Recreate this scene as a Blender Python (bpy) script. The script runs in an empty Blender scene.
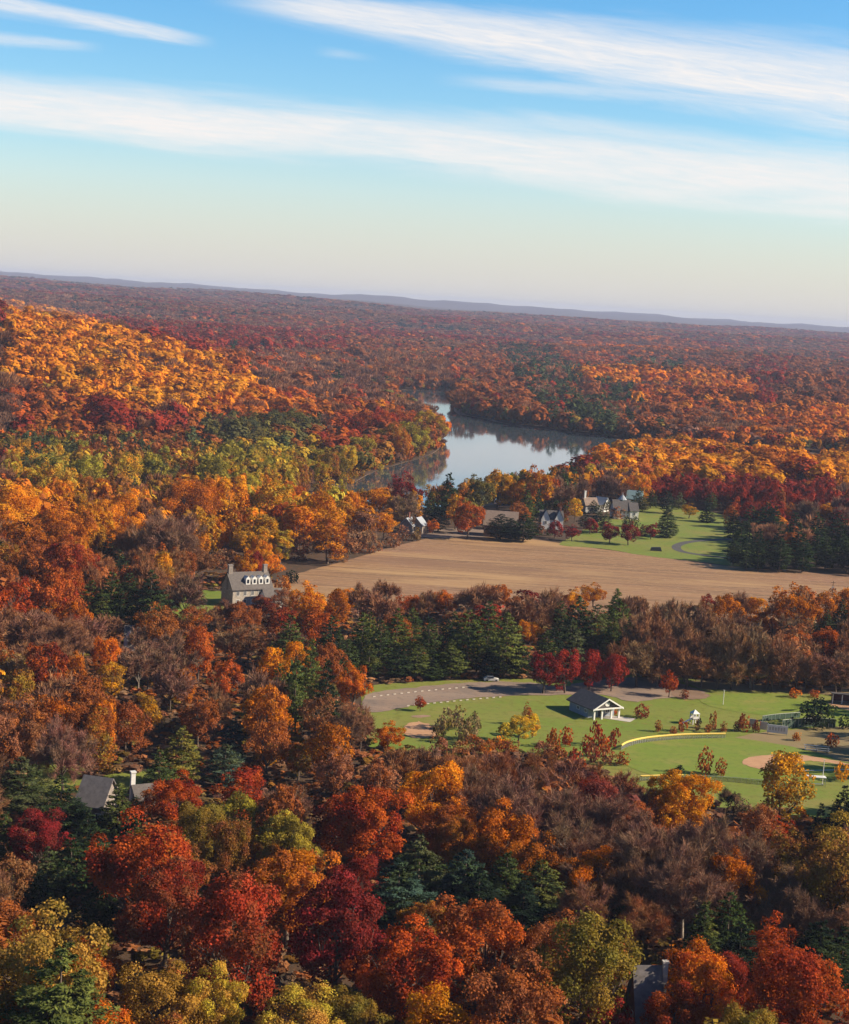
import bpy, math, random
import numpy as np
from mathutils import Vector, Matrix
from mathutils.geometry import tessellate_polygon

SC = bpy.context.scene
COL = SC.collection
rng = np.random.default_rng(7)
random.seed(7)
R = math.radians
sstep = lambda a, b, x: (lambda t: t * t * (3 - 2 * t))(np.clip((x - a) / (b - a), 0, 1))

# ------------------------------------------------------------------ camera
W_PX, H_PX, F = 849, 1024, 1700.0
HCAM = 105.0
PITCH, ROLL = math.atan((512 - 303) / F), math.atan(53 / 849.0)
fwd = np.array([0, math.cos(PITCH), -math.sin(PITCH)])
up0 = np.array([0, math.sin(PITCH), math.cos(PITCH)])
rt0 = np.array([1.0, 0, 0])
rt = rt0 * math.cos(ROLL) + up0 * math.sin(ROLL)
up = up0 * math.cos(ROLL) - rt0 * math.sin(ROLL)
EYE = np.array([0, 0, HCAM])
cd = bpy.data.cameras.new('camera')
cam = bpy.data.objects.new('camera', cd)
COL.objects.link(cam)
m3 = Matrix((rt, up, -fwd)).transposed()
cam.matrix_world = Matrix.Translation(EYE) @ m3.to_4x4()
cd.sensor_fit = 'VERTICAL'; cd.sensor_height = 36.0; cd.lens = F / H_PX * 36.0
cd.clip_start = 1.0; cd.clip_end = 40000
SC.camera = cam


def ray(px, py):
    return fwd + (px - W_PX / 2) / F * rt - (py - H_PX / 2) / F * up


def proj(P):
    v = np.asarray(P, float) - EYE
    d = v @ fwd
    d = np.where(np.abs(d) < 1e-6, 1e-6, d)
    return W_PX / 2 + F * (v @ rt) / d, H_PX / 2 - F * (v @ up) / d, d


def gpt(px, py, z=0.0):
    """point of the flat valley floor seen in direction (px, py)"""
    r = ray(px, py)
    t = (z - HCAM) / r[2]
    return EYE + r * t



def inside(px, py, poly):
    px = np.asarray(px, float); py = np.asarray(py, float); P = np.asarray(poly, float)
    c = np.zeros(px.shape, bool); j = len(P) - 1
    for i in range(len(P)):
        xi, yi = P[i]; xj, yj = P[j]
        if yi != yj:
            c ^= ((yi > py) != (yj > py)) & (px < (xj - xi) * (py - yi) / (yj - yi) + xi)
        j = i
    return c


def px_poly(pts): return [gpt(*p)[:2] for p in pts]


FIELD = [(225, 600), (262, 588), (300, 573), (345, 561), (400, 545), (440, 537), (490, 534), (545, 541), (600, 549), (660, 557),
         (740, 567), (849, 575), (960, 582), (960, 628), (700, 622), (560, 613), (400, 607), (300, 606), (240, 608)]
RIVER = [(290, 503), (345, 487), (372, 473), (400, 464), (425, 457), (440, 448), (440, 436), (428, 420), (405, 407), (380, 401),
         (340, 399), (340, 393), (400, 390.5), (452, 391.5), (460, 398), (454, 408), (458, 414), (480, 418), (500, 423), (540, 429), (580, 434), (620, 439), (720, 448),
         (900, 460), (900, 474), (720, 462), (645, 456), (610, 468), (560, 486), (500, 500), (440, 507), (360, 508)]

# how far each spot is from the river: the valley floor stays level beside it
GX, GY = np.arange(-420, 1100, 9.0), np.arange(760, 2500, 9.0)
_gx, _gy = np.meshgrid(GX, GY); _d = np.full(_gx.shape, 1e9); _rp = np.array(px_poly(RIVER))
for _i in range(len(_rp)):
    _a, _b = _rp[_i - 1], _rp[_i]; _e = _b - _a
    _t = np.clip(((_gx - _a[0]) * _e[0] + (_gy - _a[1]) * _e[1]) / (_e @ _e), 0, 1)
    _d = np.minimum(_d, np.hypot(_gx - _a[0] - _t * _e[0], _gy - _a[1] - _t * _e[1]))
_d[inside(_gx, _gy, _rp)] = 0


def river_far(x, y):
    u = np.clip((x - GX[0]) / 9.0, 0, len(GX) - 1.001); v = np.clip((y - GY[0]) / 9.0, 0, len(GY) - 1.001)
    i, j = u.astype(int), v.astype(int); f, g = u - i, v - j
    return (_d[j, i] * (1 - f) + _d[j, i + 1] * f) * (1 - g) + (_d[j + 1, i] * (1 - f) + _d[j + 1, i + 1] * f) * g


# ------------------------------------------------------------------ terrain
HX = np.array([-1400, -700, -500, -370, -286, -198, -150, -90, -30, 40])
HZ = np.array([80, 72, 66, 58, 44, 31, 17, 7, 1, 0])


def terrain(x, y):
    x = np.asarray(x, float); y = np.asarray(y, float)
    D = np.hypot(x, y)
    crest = np.interp(x, HX, HZ)
    h = crest * sstep(960, 1400, y) * (1 - sstep(1500, 2300, y) * 0.75)
    a = sstep(1500, 3600, D)
    roll = (np.sin(x * .0021 + 1.3 + y * .0006) * np.sin(y * .0031 + x * .0008) * 16
            + np.sin(x * .0047 - y * .0021) * np.sin(y * .0067 + 2.1) * 7 + 9)
    h = h + a * roll + sstep(2600, 9500, D) * 46
    # long low ridges on the far bank, right of the river bend
    u = x - 0.18 * y
    h = h + 22 * np.exp(-((y - 2250 - .25 * x) / 170) ** 2) * sstep(60, 330, x) * (1 - sstep(900, 1300, x))
    h = h + 14 * np.exp(-((y - 1780 - .3 * x) / 120) ** 2) * sstep(150, 360, x) * (1 - sstep(800, 1100, x))
    h = h * sstep(12, 150, river_far(x, y))
    # distant blue hills
    far = 1.0 + .35 * np.sin(x * .0011 + .6) + .2 * np.sin(x * .0027 + 2)
    h = h + (24 * far + 38 + 6 * np.sin(x * .0061) + 5 * np.sin(x * .013 + 1)) * sstep(15500, 18200, y)
    return h


def hit(px, py, height):
    """first point along the pixel's ray that lies `height` above the terrain"""
    r = ray(px, py)
    t = np.arange(150, 2700, 2.0)
    P = EYE + r[None] * t[:, None]
    g = P[:, 2] - terrain(P[:, 0], P[:, 1]) - height
    i = np.argmax(g < 0)
    if g[i] >= 0:
        return None
    return P[i]


# ------------------------------------------------------------------ helpers
def tag(o, label=None, cat=None, group=None, kind=None):
    if label: o['label'] = label
    if cat: o['category'] = cat
    if group: o['group'] = group
    if kind: o['kind'] = kind
    return o


def np_mesh(name, verts, quads=None, tris=None, mats=(), pattr=None, cattr=None, midx=None):
    me = bpy.data.meshes.new(name)
    verts = np.asarray(verts, np.float32)
    me.vertices.add(len(verts)); me.vertices.foreach_set('co', verts.ravel())
    idx, starts, tot = [], [], 0
    if quads is not None and len(quads):
        q = np.asarray(quads, np.int32); idx.append(q.ravel()); starts.append(np.arange(len(q)) * 4); tot = len(q) * 4
    if tris is not None and len(tris):
        t = np.asarray(tris, np.int32); idx.append(t.ravel()); starts.append(tot + np.arange(len(t)) * 3)
    idx = np.concatenate(idx); starts = np.concatenate(starts).astype(np.int32)
    me.loops.add(len(idx)); me.loops.foreach_set('vertex_index', idx)
    me.polygons.add(len(starts)); me.polygons.foreach_set('loop_start', starts)
    for m in mats: me.materials.append(m)
    if midx is not None: me.polygons.foreach_set('material_index', np.asarray(midx, np.int32))
    if pattr is not None:
        a = me.attributes.new('tint', 'FLOAT', 'POINT'); a.data.foreach_set('value', np.asarray(pattr, np.float32))
    if cattr is not None:
        a = me.attributes.new('col', 'FLOAT_COLOR', 'POINT')
        c = np.ones((len(verts), 4), np.float32); c[:, :3] = cattr
        a.data.foreach_set('color', c.ravel())
    me.update(calc_edges=True)
    return me


def obj(name, me, parent=None, loc=(0, 0, 0), rz=0.0, scale=(1, 1, 1)):
    o = bpy.data.objects.new(name, me)
    COL.objects.link(o)
    o.location = loc; o.rotation_euler = (0, 0, rz); o.scale = scale
    if parent is not None: o.parent = parent
    return o


class MB:
    """collects boxes, tubes, prisms and free polygons; builds ONE mesh object"""
    def __init__(s): s.v, s.f = [], []

    def poly(s, pts):
        n = len(s.v); s.v += [tuple(p) for p in pts]; s.f.append(tuple(range(n, n + len(pts)))); return s

    def hull(s, pts, faces):
        n = len(s.v); s.v += [tuple(p) for p in pts]; s.f += [tuple(n + i for i in f) for f in faces]; return s

    def box(s, x0, x1, y0, y1, z0, z1):
        p = [(x, y, z) for z in (z0, z1) for y in (y0, y1) for x in (x0, x1)]
        return s.hull(p, [(0, 2, 3, 1), (4, 5, 7, 6), (0, 1, 5, 4), (2, 6, 7, 3), (0, 4, 6, 2), (1, 3, 7, 5)])

    def tube(s, a, b, r0, r1=None, n=6):
        r1 = r0 if r1 is None else r1
        a, b = Vector(a), Vector(b); d = (b - a).normalized()
        t = d.orthogonal().normalized(); u = d.cross(t); k = len(s.v)
        for c, r in ((a, r0), (b, r1)):
            for i in range(n):
                an = 2 * math.pi * i / n
                s.v.append(tuple(c + t * math.cos(an) * r + u * math.sin(an) * r))
        for i in range(n): s.f.append((k + i, k + (i + 1) % n, k + n + (i + 1) % n, k + n + i))
        s.f.append(tuple(k + i for i in range(n - 1, -1, -1))); s.f.append(tuple(k + n + i for i in range(n)))
        return s

    def build(s, name, mat, parent=None, loc=(0, 0, 0), rz=0.0):
        me = bpy.data.meshes.new(name); me.from_pydata(s.v, [], s.f); me.materials.append(mat); me.update()
        return obj(name, me, parent, loc, rz)


# ------------------------------------------------------------------ materials
def mat(name, col, rough=.8, noise=None, bump=0, metal=0, spec=.3, extra=()):
    """principled material; noise = (scale, second colour, detail, stretch)"""
    m = bpy.data.materials.new(name); m.use_nodes = True
    nt = m.node_tree; b = nt.nodes['Principled BSDF']
    b.inputs['Roughness'].default_value = rough; b.inputs['Metallic'].default_value = metal
    b.inputs['Specular IOR Level'].default_value = spec
    b.inputs['Base Color'].default_value = (*col, 1)
    if noise:
        sc, c2, det = noise[:3]; st = noise[3] if len(noise) > 3 else (1, 1, 1)
        tc = nt.nodes.new('ShaderNodeTexCoord'); mp = nt.nodes.new('ShaderNodeMapping')
        mp.inputs['Scale'].default_value = st
        if len(noise) > 4: mp.inputs['Rotation'].default_value = (0, 0, noise[4])
        n = nt.nodes.new('ShaderNodeTexNoise'); n.inputs['Scale'].default_value = sc; n.inputs['Detail'].default_value = det
        n.inputs['Roughness'].default_value = .62
        rp = nt.nodes.new('ShaderNodeMapRange'); rp.inputs['From Min'].default_value = .34; rp.inputs['From Max'].default_value = .66
        mx = nt.nodes.new('ShaderNodeMix'); mx.data_type = 'RGBA'
        mx.inputs[6].default_value = (*col, 1); mx.inputs[7].default_value = (*c2, 1)
        L = nt.links.new
        L(tc.outputs['Object'], mp.inputs[0]); L(mp.outputs[0], n.inputs['Vector']); L(n.outputs[0], rp.inputs[0])
        L(rp.outputs[0], mx.inputs[0]); last = mx.outputs[2]
        for sc2, c3, lo_, hi_, st2, rot2 in extra:      # further patches: worn spots, streaks, leaf litter
            mp2 = nt.nodes.new('ShaderNodeMapping'); mp2.inputs['Scale'].default_value = st2; mp2.inputs['Rotation'].default_value = (0, 0, rot2); mp2.inputs['Location'].default_value = (sc2 * 777, sc2 * 333, 0)
            n2 = nt.nodes.new('ShaderNodeTexNoise'); n2.inputs['Scale'].default_value = sc2; n2.inputs['Detail'].default_value = 9; n2.inputs['Roughness'].default_value = .65
            r2 = nt.nodes.new('ShaderNodeMapRange'); r2.inputs['From Min'].default_value = lo_; r2.inputs['From Max'].default_value = hi_
            m2 = nt.nodes.new('ShaderNodeMix'); m2.data_type = 'RGBA'; m2.inputs[7].default_value = (*c3, 1)
            L(tc.outputs['Object'], mp2.inputs[0]); L(mp2.outputs[0], n2.inputs['Vector']); L(n2.outputs[0], r2.inputs[0]); L(r2.outputs[0], m2.inputs[0]); L(last, m2.inputs[6]); last = m2.outputs[2]
        L(last, b.inputs['Base Color'])
        if bump:
            bp = nt.nodes.new('ShaderNodeBump'); bp.inputs['Strength'].default_value = .6; bp.inputs['Distance'].default_value = bump
            L(n.outputs[0], bp.inputs['Height']); L(bp.outputs[0], b.inputs['Normal'])
    return m


def leaf_material(name, mode):
    m = bpy.data.materials.new(name); m.use_nodes = True
    nt = m.node_tree; nt.nodes.clear(); N = nt.nodes.new; L = nt.links.new
    out = N('ShaderNodeOutputMaterial'); mixs = N('ShaderNodeMixShader')
    df = N('ShaderNodeBsdfDiffuse'); tr = N('ShaderNodeBsdfTranslucent')
    mixs.inputs[0].default_value = {'leaf': .3, 'needle': .12, 'twig': 0.0, 'far': .25}[mode]
    L(df.outputs[0], mixs.inputs[1]); L(tr.outputs[0], mixs.inputs[2]); L(mixs.outputs[0], out.inputs[0])
    if mode == 'far':
        a = N('ShaderNodeAttribute'); a.attribute_name = 'col'; src = a.outputs['Color']
    else:
        oi = N('ShaderNodeObjectInfo')
        c2 = N('ShaderNodeAttribute'); c2.attribute_type = 'OBJECT'; c2.attribute_name = 'second_colour'
        tc = N('ShaderNodeTexCoord'); n = N('ShaderNodeTexNoise'); n.inputs['Scale'].default_value = .28; n.inputs['Detail'].default_value = 2
        off = N('ShaderNodeVectorMath'); off.operation = 'ADD'
        sc = N('ShaderNodeVectorMath'); sc.operation = 'SCALE'; sc.inputs[0].default_value = (37, 91, 53)
        L(oi.outputs['Random'], sc.inputs['Scale']); L(tc.outputs['Object'], off.inputs[0]); L(sc.outputs[0], off.inputs[1])
        L(off.outputs[0], n.inputs['Vector'])
        rp = N('ShaderNodeMapRange'); rp.inputs['From Min'].default_value = .4; rp.inputs['From Max'].default_value = .62
        L(n.outputs[0], rp.inputs[0])
        t = N('ShaderNodeAttribute'); t.attribute_name = 'tint'
        mx = N('ShaderNodeMix'); mx.data_type = 'RGBA'
        L(rp.outputs[0], mx.inputs[0]); L(oi.outputs['Color'], mx.inputs[6]); L(c2.outputs['Color'], mx.inputs[7])
        ml = N('ShaderNodeVectorMath'); ml.operation = 'SCALE'
        L(mx.outputs[2], ml.inputs[0]); L(t.outputs['Fac'], ml.inputs['Scale'])
        src = ml.outputs[0]
    L(src, df.inputs['Color']); L(src, tr.inputs['Color'])
    return m


M = {}
M['leaf'] = leaf_material('leaves', 'leaf')
M['needle'] = leaf_material('needles', 'needle')
M['twig'] = leaf_material('twigs', 'twig')
M['far'] = leaf_material('distant leaves', 'far')
M['bark'] = mat('bark', (.15, .11, .085), .9, (3, (.08, .058, .045), 3))
M['palebark'] = mat('pale bark', (.34, .29, .24), .9, (3, (.16, .13, .1), 3))
M['ground'] = mat('leaf litter', (.085, .046, .025), .95, (.12, (.05, .034, .018), 8), extra=[(.6, (.17, .07, .025), .55, .7, (1, 1, 1), 0)])
M['field'] = mat('harvested field', (.34, .195, .09), .95, (.045, (.28, .15, .07), 10, (.22, 1.6, 1), R(10)), extra=[(.006, (.28, .145, .085), .45, .66, (1, 1.6, 1), R(15)), (.35, (.17, .095, .05), .46, .62, (.05, 1, 1), R(9)), (1.1, (.42, .27, .14), .52, .70, (.3, 1, 1), R(9)), (.012, (.22, .12, .065), .55, .68, (.4, 2.2, 1), R(14)), (.02, (.44, .27, .12), .54, .7, (.3, 1.5, 1), R(12))])
M['lawn'] = mat('mown grass', (.135, .20, .018), .95, (.05, (.20, .205, .035), 10), extra=[(.02, (.24, .18, .05), .52, .68, (1, 1.5, 1), 0), (.5, (.14, .15, .02), .5, .65, (1, 1, 1), 0), (.25, (.30, .17, .06), .6, .7, (1, 1.3, 1), 0)])
M['rough'] = mat('rough grass', (.20, .16, .06), .95, (.09, (.27, .19, .10), 9))
M['turf'] = mat('ball field turf', (.145, .215, .018), .95, (.08, (.19, .22, .03), 8, (1, 3, 1)), extra=[(.05, (.25, .22, .05), .52, .68, (1, 1.4, 1), .4), (.6, (.13, .17, .02), .5, .66, (1, 1, 1), 0)])
M['gravel'] = mat('gravel', (.28, .19, .135), .95, (.12, (.19, .145, .115), 9), extra=[(.04, (.30, .22, .16), .5, .66, (.4, 2, 1), .1), (.5, (.15, .11, .09), .55, .7, (1, 1, 1), 0)])
M['dirt'] = mat('infield dirt', (.50, .285, .155), .95, (.3, (.43, .235, .125), 7), extra=[(.15, (.36, .20, .12), .52, .66, (1, 1, 1), 0)])
M['sand'] = mat('river sand', (.34, .21, .14), .95, (.06, (.17, .11, .07), 8))
M['block'] = mat('weathered block', (.46, .41, .34), .9, (.5, (.34, .30, .25), 6))
M['cream'] = mat('cream stone', (.47, .41, .34), .9, (1.6, (.33, .28, .23), 6))
M['asphalt'] = mat('asphalt', (.10, .095, .09), .9, (.4, (.07, .065, .06), 6))
M['white'] = mat('white paint', (.80, .78, .74), .6, (.6, (.70, .67, .62), 4))
M['concrete'] = mat('concrete', (.55, .50, .44), .9, (.5, (.44, .40, .35), 6))
M['slate'] = mat('slate roof', (.12, .105, .10), .8, (1.2, (.08, .07, .068), 5))
M['greyroof'] = mat('grey roof', (.20, .175, .165), .85, (1.2, (.13, .115, .11), 6))
M['shingle'] = mat('grey brown shingles', (.15, .128, .115), .85, (1.5, (.10, .085, .08), 6))
M['paleroof'] = mat('pale metal roof', (.30, .33, .37), .6, (.8, (.34, .36, .40), 4))
M['tealroof'] = mat('green copper roof', (.30, .42, .42), .6, (.8, (.24, .34, .33), 4))
M['brownroof'] = mat('tan barn roof', (.30, .215, .165), .85, (.8, (.24, .17, .13), 5))
M['bluewall'] = mat('blue grey siding', (.30, .34, .40), .8, (.8, (.25, .28, .33), 3))
M['stone'] = mat('field stone', (.33, .28, .24), .9, (1.6, (.19, .15, .13), 6))
M['brick'] = mat('red brick', (.30, .12, .085), .9, (2.2, (.22, .09, .07), 6))
M['glass'] = mat('window glass', (.03, .035, .045), .12, spec=.6)
M['steel'] = mat('galvanised steel', (.45, .45, .46), .45, metal=.6)
M['yellow'] = mat('yellow fence cap', (.80, .56, .13), .55)
M['maroon'] = mat('maroon boards', (.16, .05, .06), .7)
M['greenmesh'] = mat('dark green windscreen', (.05, .085, .06), .9)
M['dark'] = mat('dark paint', (.03, .03, .035), .6)
M['crown'] = M['leaf']

# water
m = mat('river water', (.055, .075, .088), .05, spec=.8)
nt = m.node_tree; b = nt.nodes['Principled BSDF']; b.inputs['IOR'].default_value = 1.33
tc = nt.nodes.new('ShaderNodeTexCoord'); n = nt.nodes.new('ShaderNodeTexNoise'); bp = nt.nodes.new('ShaderNodeBump')
n.inputs['Scale'].default_value = .35; n.inputs['Detail'].default_value = 5
bp.inputs['Strength'].default_value = .06; bp.inputs['Distance'].default_value = .08
nt.links.new(tc.outputs['Object'], n.inputs['Vector']); nt.links.new(n.outputs[0], bp.inputs['Height']); nt.links.new(bp.outputs[0], b.inputs['Normal'])
M['water'] = m

# ------------------------------------------------------------------ ground sheet
Ds = np.concatenate([np.linspace(-150, 100, 6), np.geomspace(130, 20500, 200)])
As = np.linspace(-.62, .62, 150)
V = []
for d in Ds:
    w = max(d, 400)
    x = As * w
    y = np.full_like(x, d)
    V.append(np.stack([x, y, terrain(x, y)], 1))
V = np.concatenate(V); na = len(As)
ii, jj = np.meshgrid(np.arange(len(Ds) - 1), np.arange(na - 1), indexing='ij')
q = (ii * na + jj).ravel()
g = obj('ground', np_mesh('ground', V, quads=np.stack([q, q + 1, q + na + 1, q + na], 1), mats=[M['ground']]))
for p in g.data.polygons: p.use_smooth = True
tag(g, kind='structure', label='leaf covered woodland floor and rolling terrain to the horizon')


def smooth(pts, closed=True, k=6):
    P = [np.array(p, float) for p in pts]; n = len(P); out = []
    for i in range(n if closed else n - 1):
        g4 = [P[(i + j) % n] if closed else P[min(max(i + j, 0), n - 1)] for j in (-1, 0, 1, 2)]
        for t in np.arange(k) / k:
            out.append(.5 * (2 * g4[1] + (g4[2] - g4[0]) * t + (2 * g4[0] - 5 * g4[1] + 4 * g4[2] - g4[3]) * t ** 2
                             + (-g4[0] + 3 * g4[1] - 3 * g4[2] + g4[3]) * t ** 3))
    if not closed: out.append(P[-1])
    return out


def sheet(name, world_xy, z, material, label, wob=0.0):
    pts = []
    if wob:      # ragged border: subdivide and push in and out
        fine = []
        for i in range(len(world_xy)):
            a, b2 = np.array(world_xy[i]), np.array(world_xy[(i + 1) % len(world_xy)]); k = max(1, int(np.linalg.norm(b2 - a) / 2.5))
            fine += [a + (b2 - a) * j / k + rng.normal(size=2) * wob for j in range(k)]
        world_xy = fine; wob = 0
    for i, p in enumerate(world_xy):
        pts.append((p[0] + wob * math.sin(i * 2.3) , p[1] + wob * 1.5 * math.sin(i * 1.7 + 1), z))
    tri = tessellate_polygon([[Vector(p) for p in pts]])
    me = bpy.data.meshes.new(name); me.from_pydata(pts, [], [tuple(t) for t in tri]); me.materials.append(material); me.update()
    # every face looks up
    if sum(p.normal.z for p in me.polygons) < 0: me.flip_normals()
    o = obj(name, me)
    return tag(o, label, kind='structure')


rv = smooth(px_poly(RIVER), k=5)
sheet('river', rv, .16, M['water'], 'calm river bending away behind the wooded point')
c = np.mean(rv, 0)
bank = []
for i in range(len(rv)):
    a, b2 = rv[i - 1], rv[(i + 1) % len(rv)]
    t = (b2 - a); t = t / (np.linalg.norm(t) + 1e-9)
    bank.append((rv[i], np.array([t[1], -t[0]])))
area = sum(rv[i - 1][0] * rv[i][1] - rv[i][0] * rv[i - 1][1] for i in range(len(rv)))
sg = 1 if area > 0 else -1
sheet('river_bank', [p + sg * nrm * ((7.5 if proj([p[0], p[1], 0])[0] > 450 else .5) + (1.2 if proj([p[0], p[1], 0])[0] > 450 else .3) * math.sin(i * .9)) for i, (p, nrm) in enumerate(bank)], .08, M['sand'], 'sandy bare strip along the river shore')
sheet('field', smooth(px_poly(FIELD)), .06, M['field'], 'harvested brown field between hedgerow and river woods', wob=.18)
LAWN = [(560, 545), (575, 535), (600, 520), (625, 508), (660, 505), (700, 510), (735, 520), (760, 545), (760, 567), (700, 562), (650, 556.5), (600, 548.5)]
sheet('house_lawn', smooth(px_poly(LAWN)), .10, M['lawn'], 'green lawn below the white riverside house', wob=.35)
DRIVE = [(745, 539), (715, 540), (690, 542), (677, 546), (680, 551), (700, 555), (750, 561)]


def ribbon(name, pts_w, width, z, material, label):
    P = smooth(pts_w, closed=False, k=8); V = []; q = []
    for i, p in enumerate(P):
        t = P[min(i + 1, len(P) - 1)] - P[max(i - 1, 0)]; t /= np.linalg.norm(t); nn = np.array([-t[1], t[0]]) * width / 2
        V += [(*(p + nn), z), (*(p - nn), z)]
        if i: q.append((2 * i - 2, 2 * i - 1, 2 * i + 1, 2 * i))
    o = obj(name, np_mesh(name, V, quads=q, mats=[material]))
    if o.data.polygons[0].normal.z < 0: o.data.flip_normals()
    return tag(o, label, kind='structure')


ribbon('driveway', px_poly(DRIVE), 4.2, .15, M['asphalt'], 'grey looping driveway on the house lawn')
PARK = [(360, 700), (372, 686), (440, 681), (520, 679), (600, 680), (640, 673), (690, 679), (760, 688), (870, 692), (900, 700), (900, 830), (760, 812), (700, 806),
        (650, 800), (610, 775), (560, 755), (470, 752), (400, 752), (362, 740)]
sheet('park_lawn', smooth(px_poly(PARK)), .06, M['lawn'], 'mown park grass around the sports fields', wob=.35)
sheet('rough_grass', smooth(px_poly([(690, 681), (740, 684), (800, 687), (870, 691), (870, 698), (790, 692), (720, 690), (696, 688)])), .085, M['rough'], 'tan rough grass bank at the park edge', wob=.35)
sheet('rough_grass', smooth(px_poly([(735, 737), (790, 730), (870, 728), (870, 762), (820, 758), (770, 750), (735, 745)])), .085, M['rough'], 'tan rough grass between the ball fields', wob=.35)
LOT = [(366, 696), (400, 689.5), (440, 685), (480, 682.5), (530, 683), (560, 687), (588, 682), (640, 677.5), (676, 683), (700, 690), (704, 694), (660, 699), (632, 702),
       (600, 695), (540, 695.5), (500, 696.5), (455, 700), (425, 704), (400, 709), (366, 712)]
sheet('car_park', smooth(px_poly(LOT)), .14, M['gravel'], 'grey brown gravel car park', wob=.35)
sheet('sand_patch', smooth(px_poly([(672, 691), (690, 690), (706, 694), (708, 698), (694, 700), (678, 698)])), .18, M['sand'], 'pale sandy patch beside the car park', wob=.35)
sheet('dirt_patch', smooth(px_poly([(405, 727), (418, 722), (436, 728), (441, 734), (430, 738), (408, 737)])), .10, M['dirt'], 'bare dirt oval on the grass', wob=.35)
sheet('gravel_path', smooth(px_poly([(411, 716.3), (424, 715.2), (431, 716.6), (418, 718)])), .10, M['sand'], 'short pale path on the grass')
TURF = [(623, 752), (640, 743), (680, 738.5), (725, 737.5), (775, 744), (820, 754), (845, 765), (845, 776), (790, 784), (720, 778), (660, 776), (628, 766)]
sheet('ball_field', smooth(px_poly(TURF)), .12, M['turf'], 'bright green outfield turf', wob=.18)
sheet('ball_field', smooth(px_poly([(700, 700), (730, 694), (780, 694), (840, 701), (900, 706), (900, 722), (830, 722), (770, 716), (720, 709)])), .12, M['turf'], 'bright green turf of the far ball field', wob=.18)
sheet('infield_dirt', smooth(px_poly([(742, 762), (752, 757.5), (775, 755), (800, 755.5), (822, 758.5), (850, 764.5), (850, 766), (825, 763), (808, 761.5), (795, 764), (793, 770), (785, 772), (765, 770.5), (748, 766.5)])), .16, M['dirt'], 'orange infield dirt of the near ball field', wob=.18)
sheet('infield_dirt', smooth(px_poly([(828, 703), (850, 702), (900, 706), (900, 714), (865, 712), (840, 709)])), .16, M['dirt'], 'orange infield dirt of the far ball field', wob=.18)
ribbon('foul_line', px_poly([(795, 771.3), (820, 771), (858, 770)]), .35, .2, M['white'], 'white chalk foul line')
sheet('house_lawn', smooth(px_poly([(25, 768), (40, 757), (75, 757), (85, 770), (75, 790), (30, 790)])), .10, M['lawn'], 'small shaded lawn behind the dark pines', wob=.35)
sheet('house_lawn', smooth(px_poly([(100, 778), (130, 772), (165, 775), (165, 792), (110, 795)])), .10, M['lawn'], 'small lawn behind the grey roofed house', wob=.35)
sheet('house_lawn', smooth(px_poly([(172, 598), (190, 592), (222, 592), (226, 606), (205, 618), (176, 620)])), .10, M['lawn'], 'bright lawn beside the stone house', wob=.35)
sheet('patio', px_poly([(596, 717.5), (604, 715), (636, 719), (630, 722.5)]), .12, M['concrete'], 'pale concrete apron in front of the pavilion')
sheet('yard', smooth(px_poly([(415, 536), (430, 529), (480, 529), (500, 531), (500, 536), (450, 538)])), .1, M['gravel'], 'bare yard at the far field edge', wob=.35)

# ------------------------------------------------------------------ tree templates (nominal metres: crown 12 wide, tree 18 tall)
def unit(v): return v / (np.linalg.norm(v, axis=-1, keepdims=True) + 1e-9)


def leaf_quads(P, N, size, aspect=.75, dirs=None, rs=None):
    """one quad per point: centre P, facing N; dirs = long axis when given"""
    n = len(P)
    r = rs.normal(size=(n, 3)) if dirs is None else dirs + rs.normal(size=(n, 3)) * .12
    t = unit(r - (r * N).sum(1, keepdims=True) * N); b = np.cross(N, t)
    s = (np.broadcast_to(size, (n,)) * .5)[:, None]
    a = t * s; c = b * s * aspect
    # kite outline rather than a square
    V = np.stack([P - a, P - a * .1 + c, P + a, P - a * .1 - c], 1).reshape(-1, 3)
    return V


def crown_points(rs, n, rx, rz, zc, K, low=-.45, rc=(.20, .34), egg=0.0, nr=.48):
    """points on the outside of K foliage clumps that make up an uneven crown"""
    d = unit(rs.normal(size=(K * 4, 3))); d = d[d[:, 2] > low][:K]; K = len(d)
    rad = rs.uniform(.5, .8, K)
    ph = rs.uniform(0, 6.28, 4)
    lump = 1 + .20 * np.sin(d[:, 0] * 2.6 + d[:, 1] * 1.9 + ph[0]) + .14 * np.sin(d[:, 1] * 4.1 - d[:, 2] * 3.3 + ph[1]) + .10 * np.sin(d[:, 0] * 5.7 + d[:, 2] * 4.2 + ph[2])
    C = d * (rad * lump)[:, None] * np.array([rx, rx, rz])
    if egg: C[:, :2] *= (1 - egg * (C[:, 2:] / rz))
    cr = rs.uniform(*rc, K) * rx
    w = cr ** 2; w /= w.sum()
    k = rs.choice(K, n, p=w)
    o = unit(C / np.array([rx, rx, rz]))[k]
    v = unit(rs.normal(size=(n, 3)) + o * .9 + np.array([0, 0, .25]))
    P = C[k] + v * (cr[k] * np.where(rs.random(n) < .14, rs.uniform(1.0, 1.32, n), rs.uniform(.55, 1.06, n) ** .6))[:, None]
    N = unit(v * .7 + (o * .5 if nr < .4 else 0) + rs.normal(size=(n, 3)) * nr + np.array([0, 0, .2]))
    P[:, 2] += zc
    ct = rs.uniform(.74, 1.22, K)
    return P, N, ct[k]


def quads_idx(n): return np.arange(n * 4).reshape(n, 4)


def make_leafy(seed, n, size, rx, rz, zc, K, egg=0, low=-.45, rc=(.20, .34), jit=.15, nr=.48):
    rs = np.random.default_rng(seed)
    P, N, ct = crown_points(rs, n, rx, rz, zc, K, low, rc, egg, nr)
    V = leaf_quads(P, N, size * rs.uniform(.6, 1.35, n), .75, rs=rs)
    t = np.repeat(ct * rs.uniform(1 - jit, 1 + jit, n), 4)
    return V, t


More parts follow.
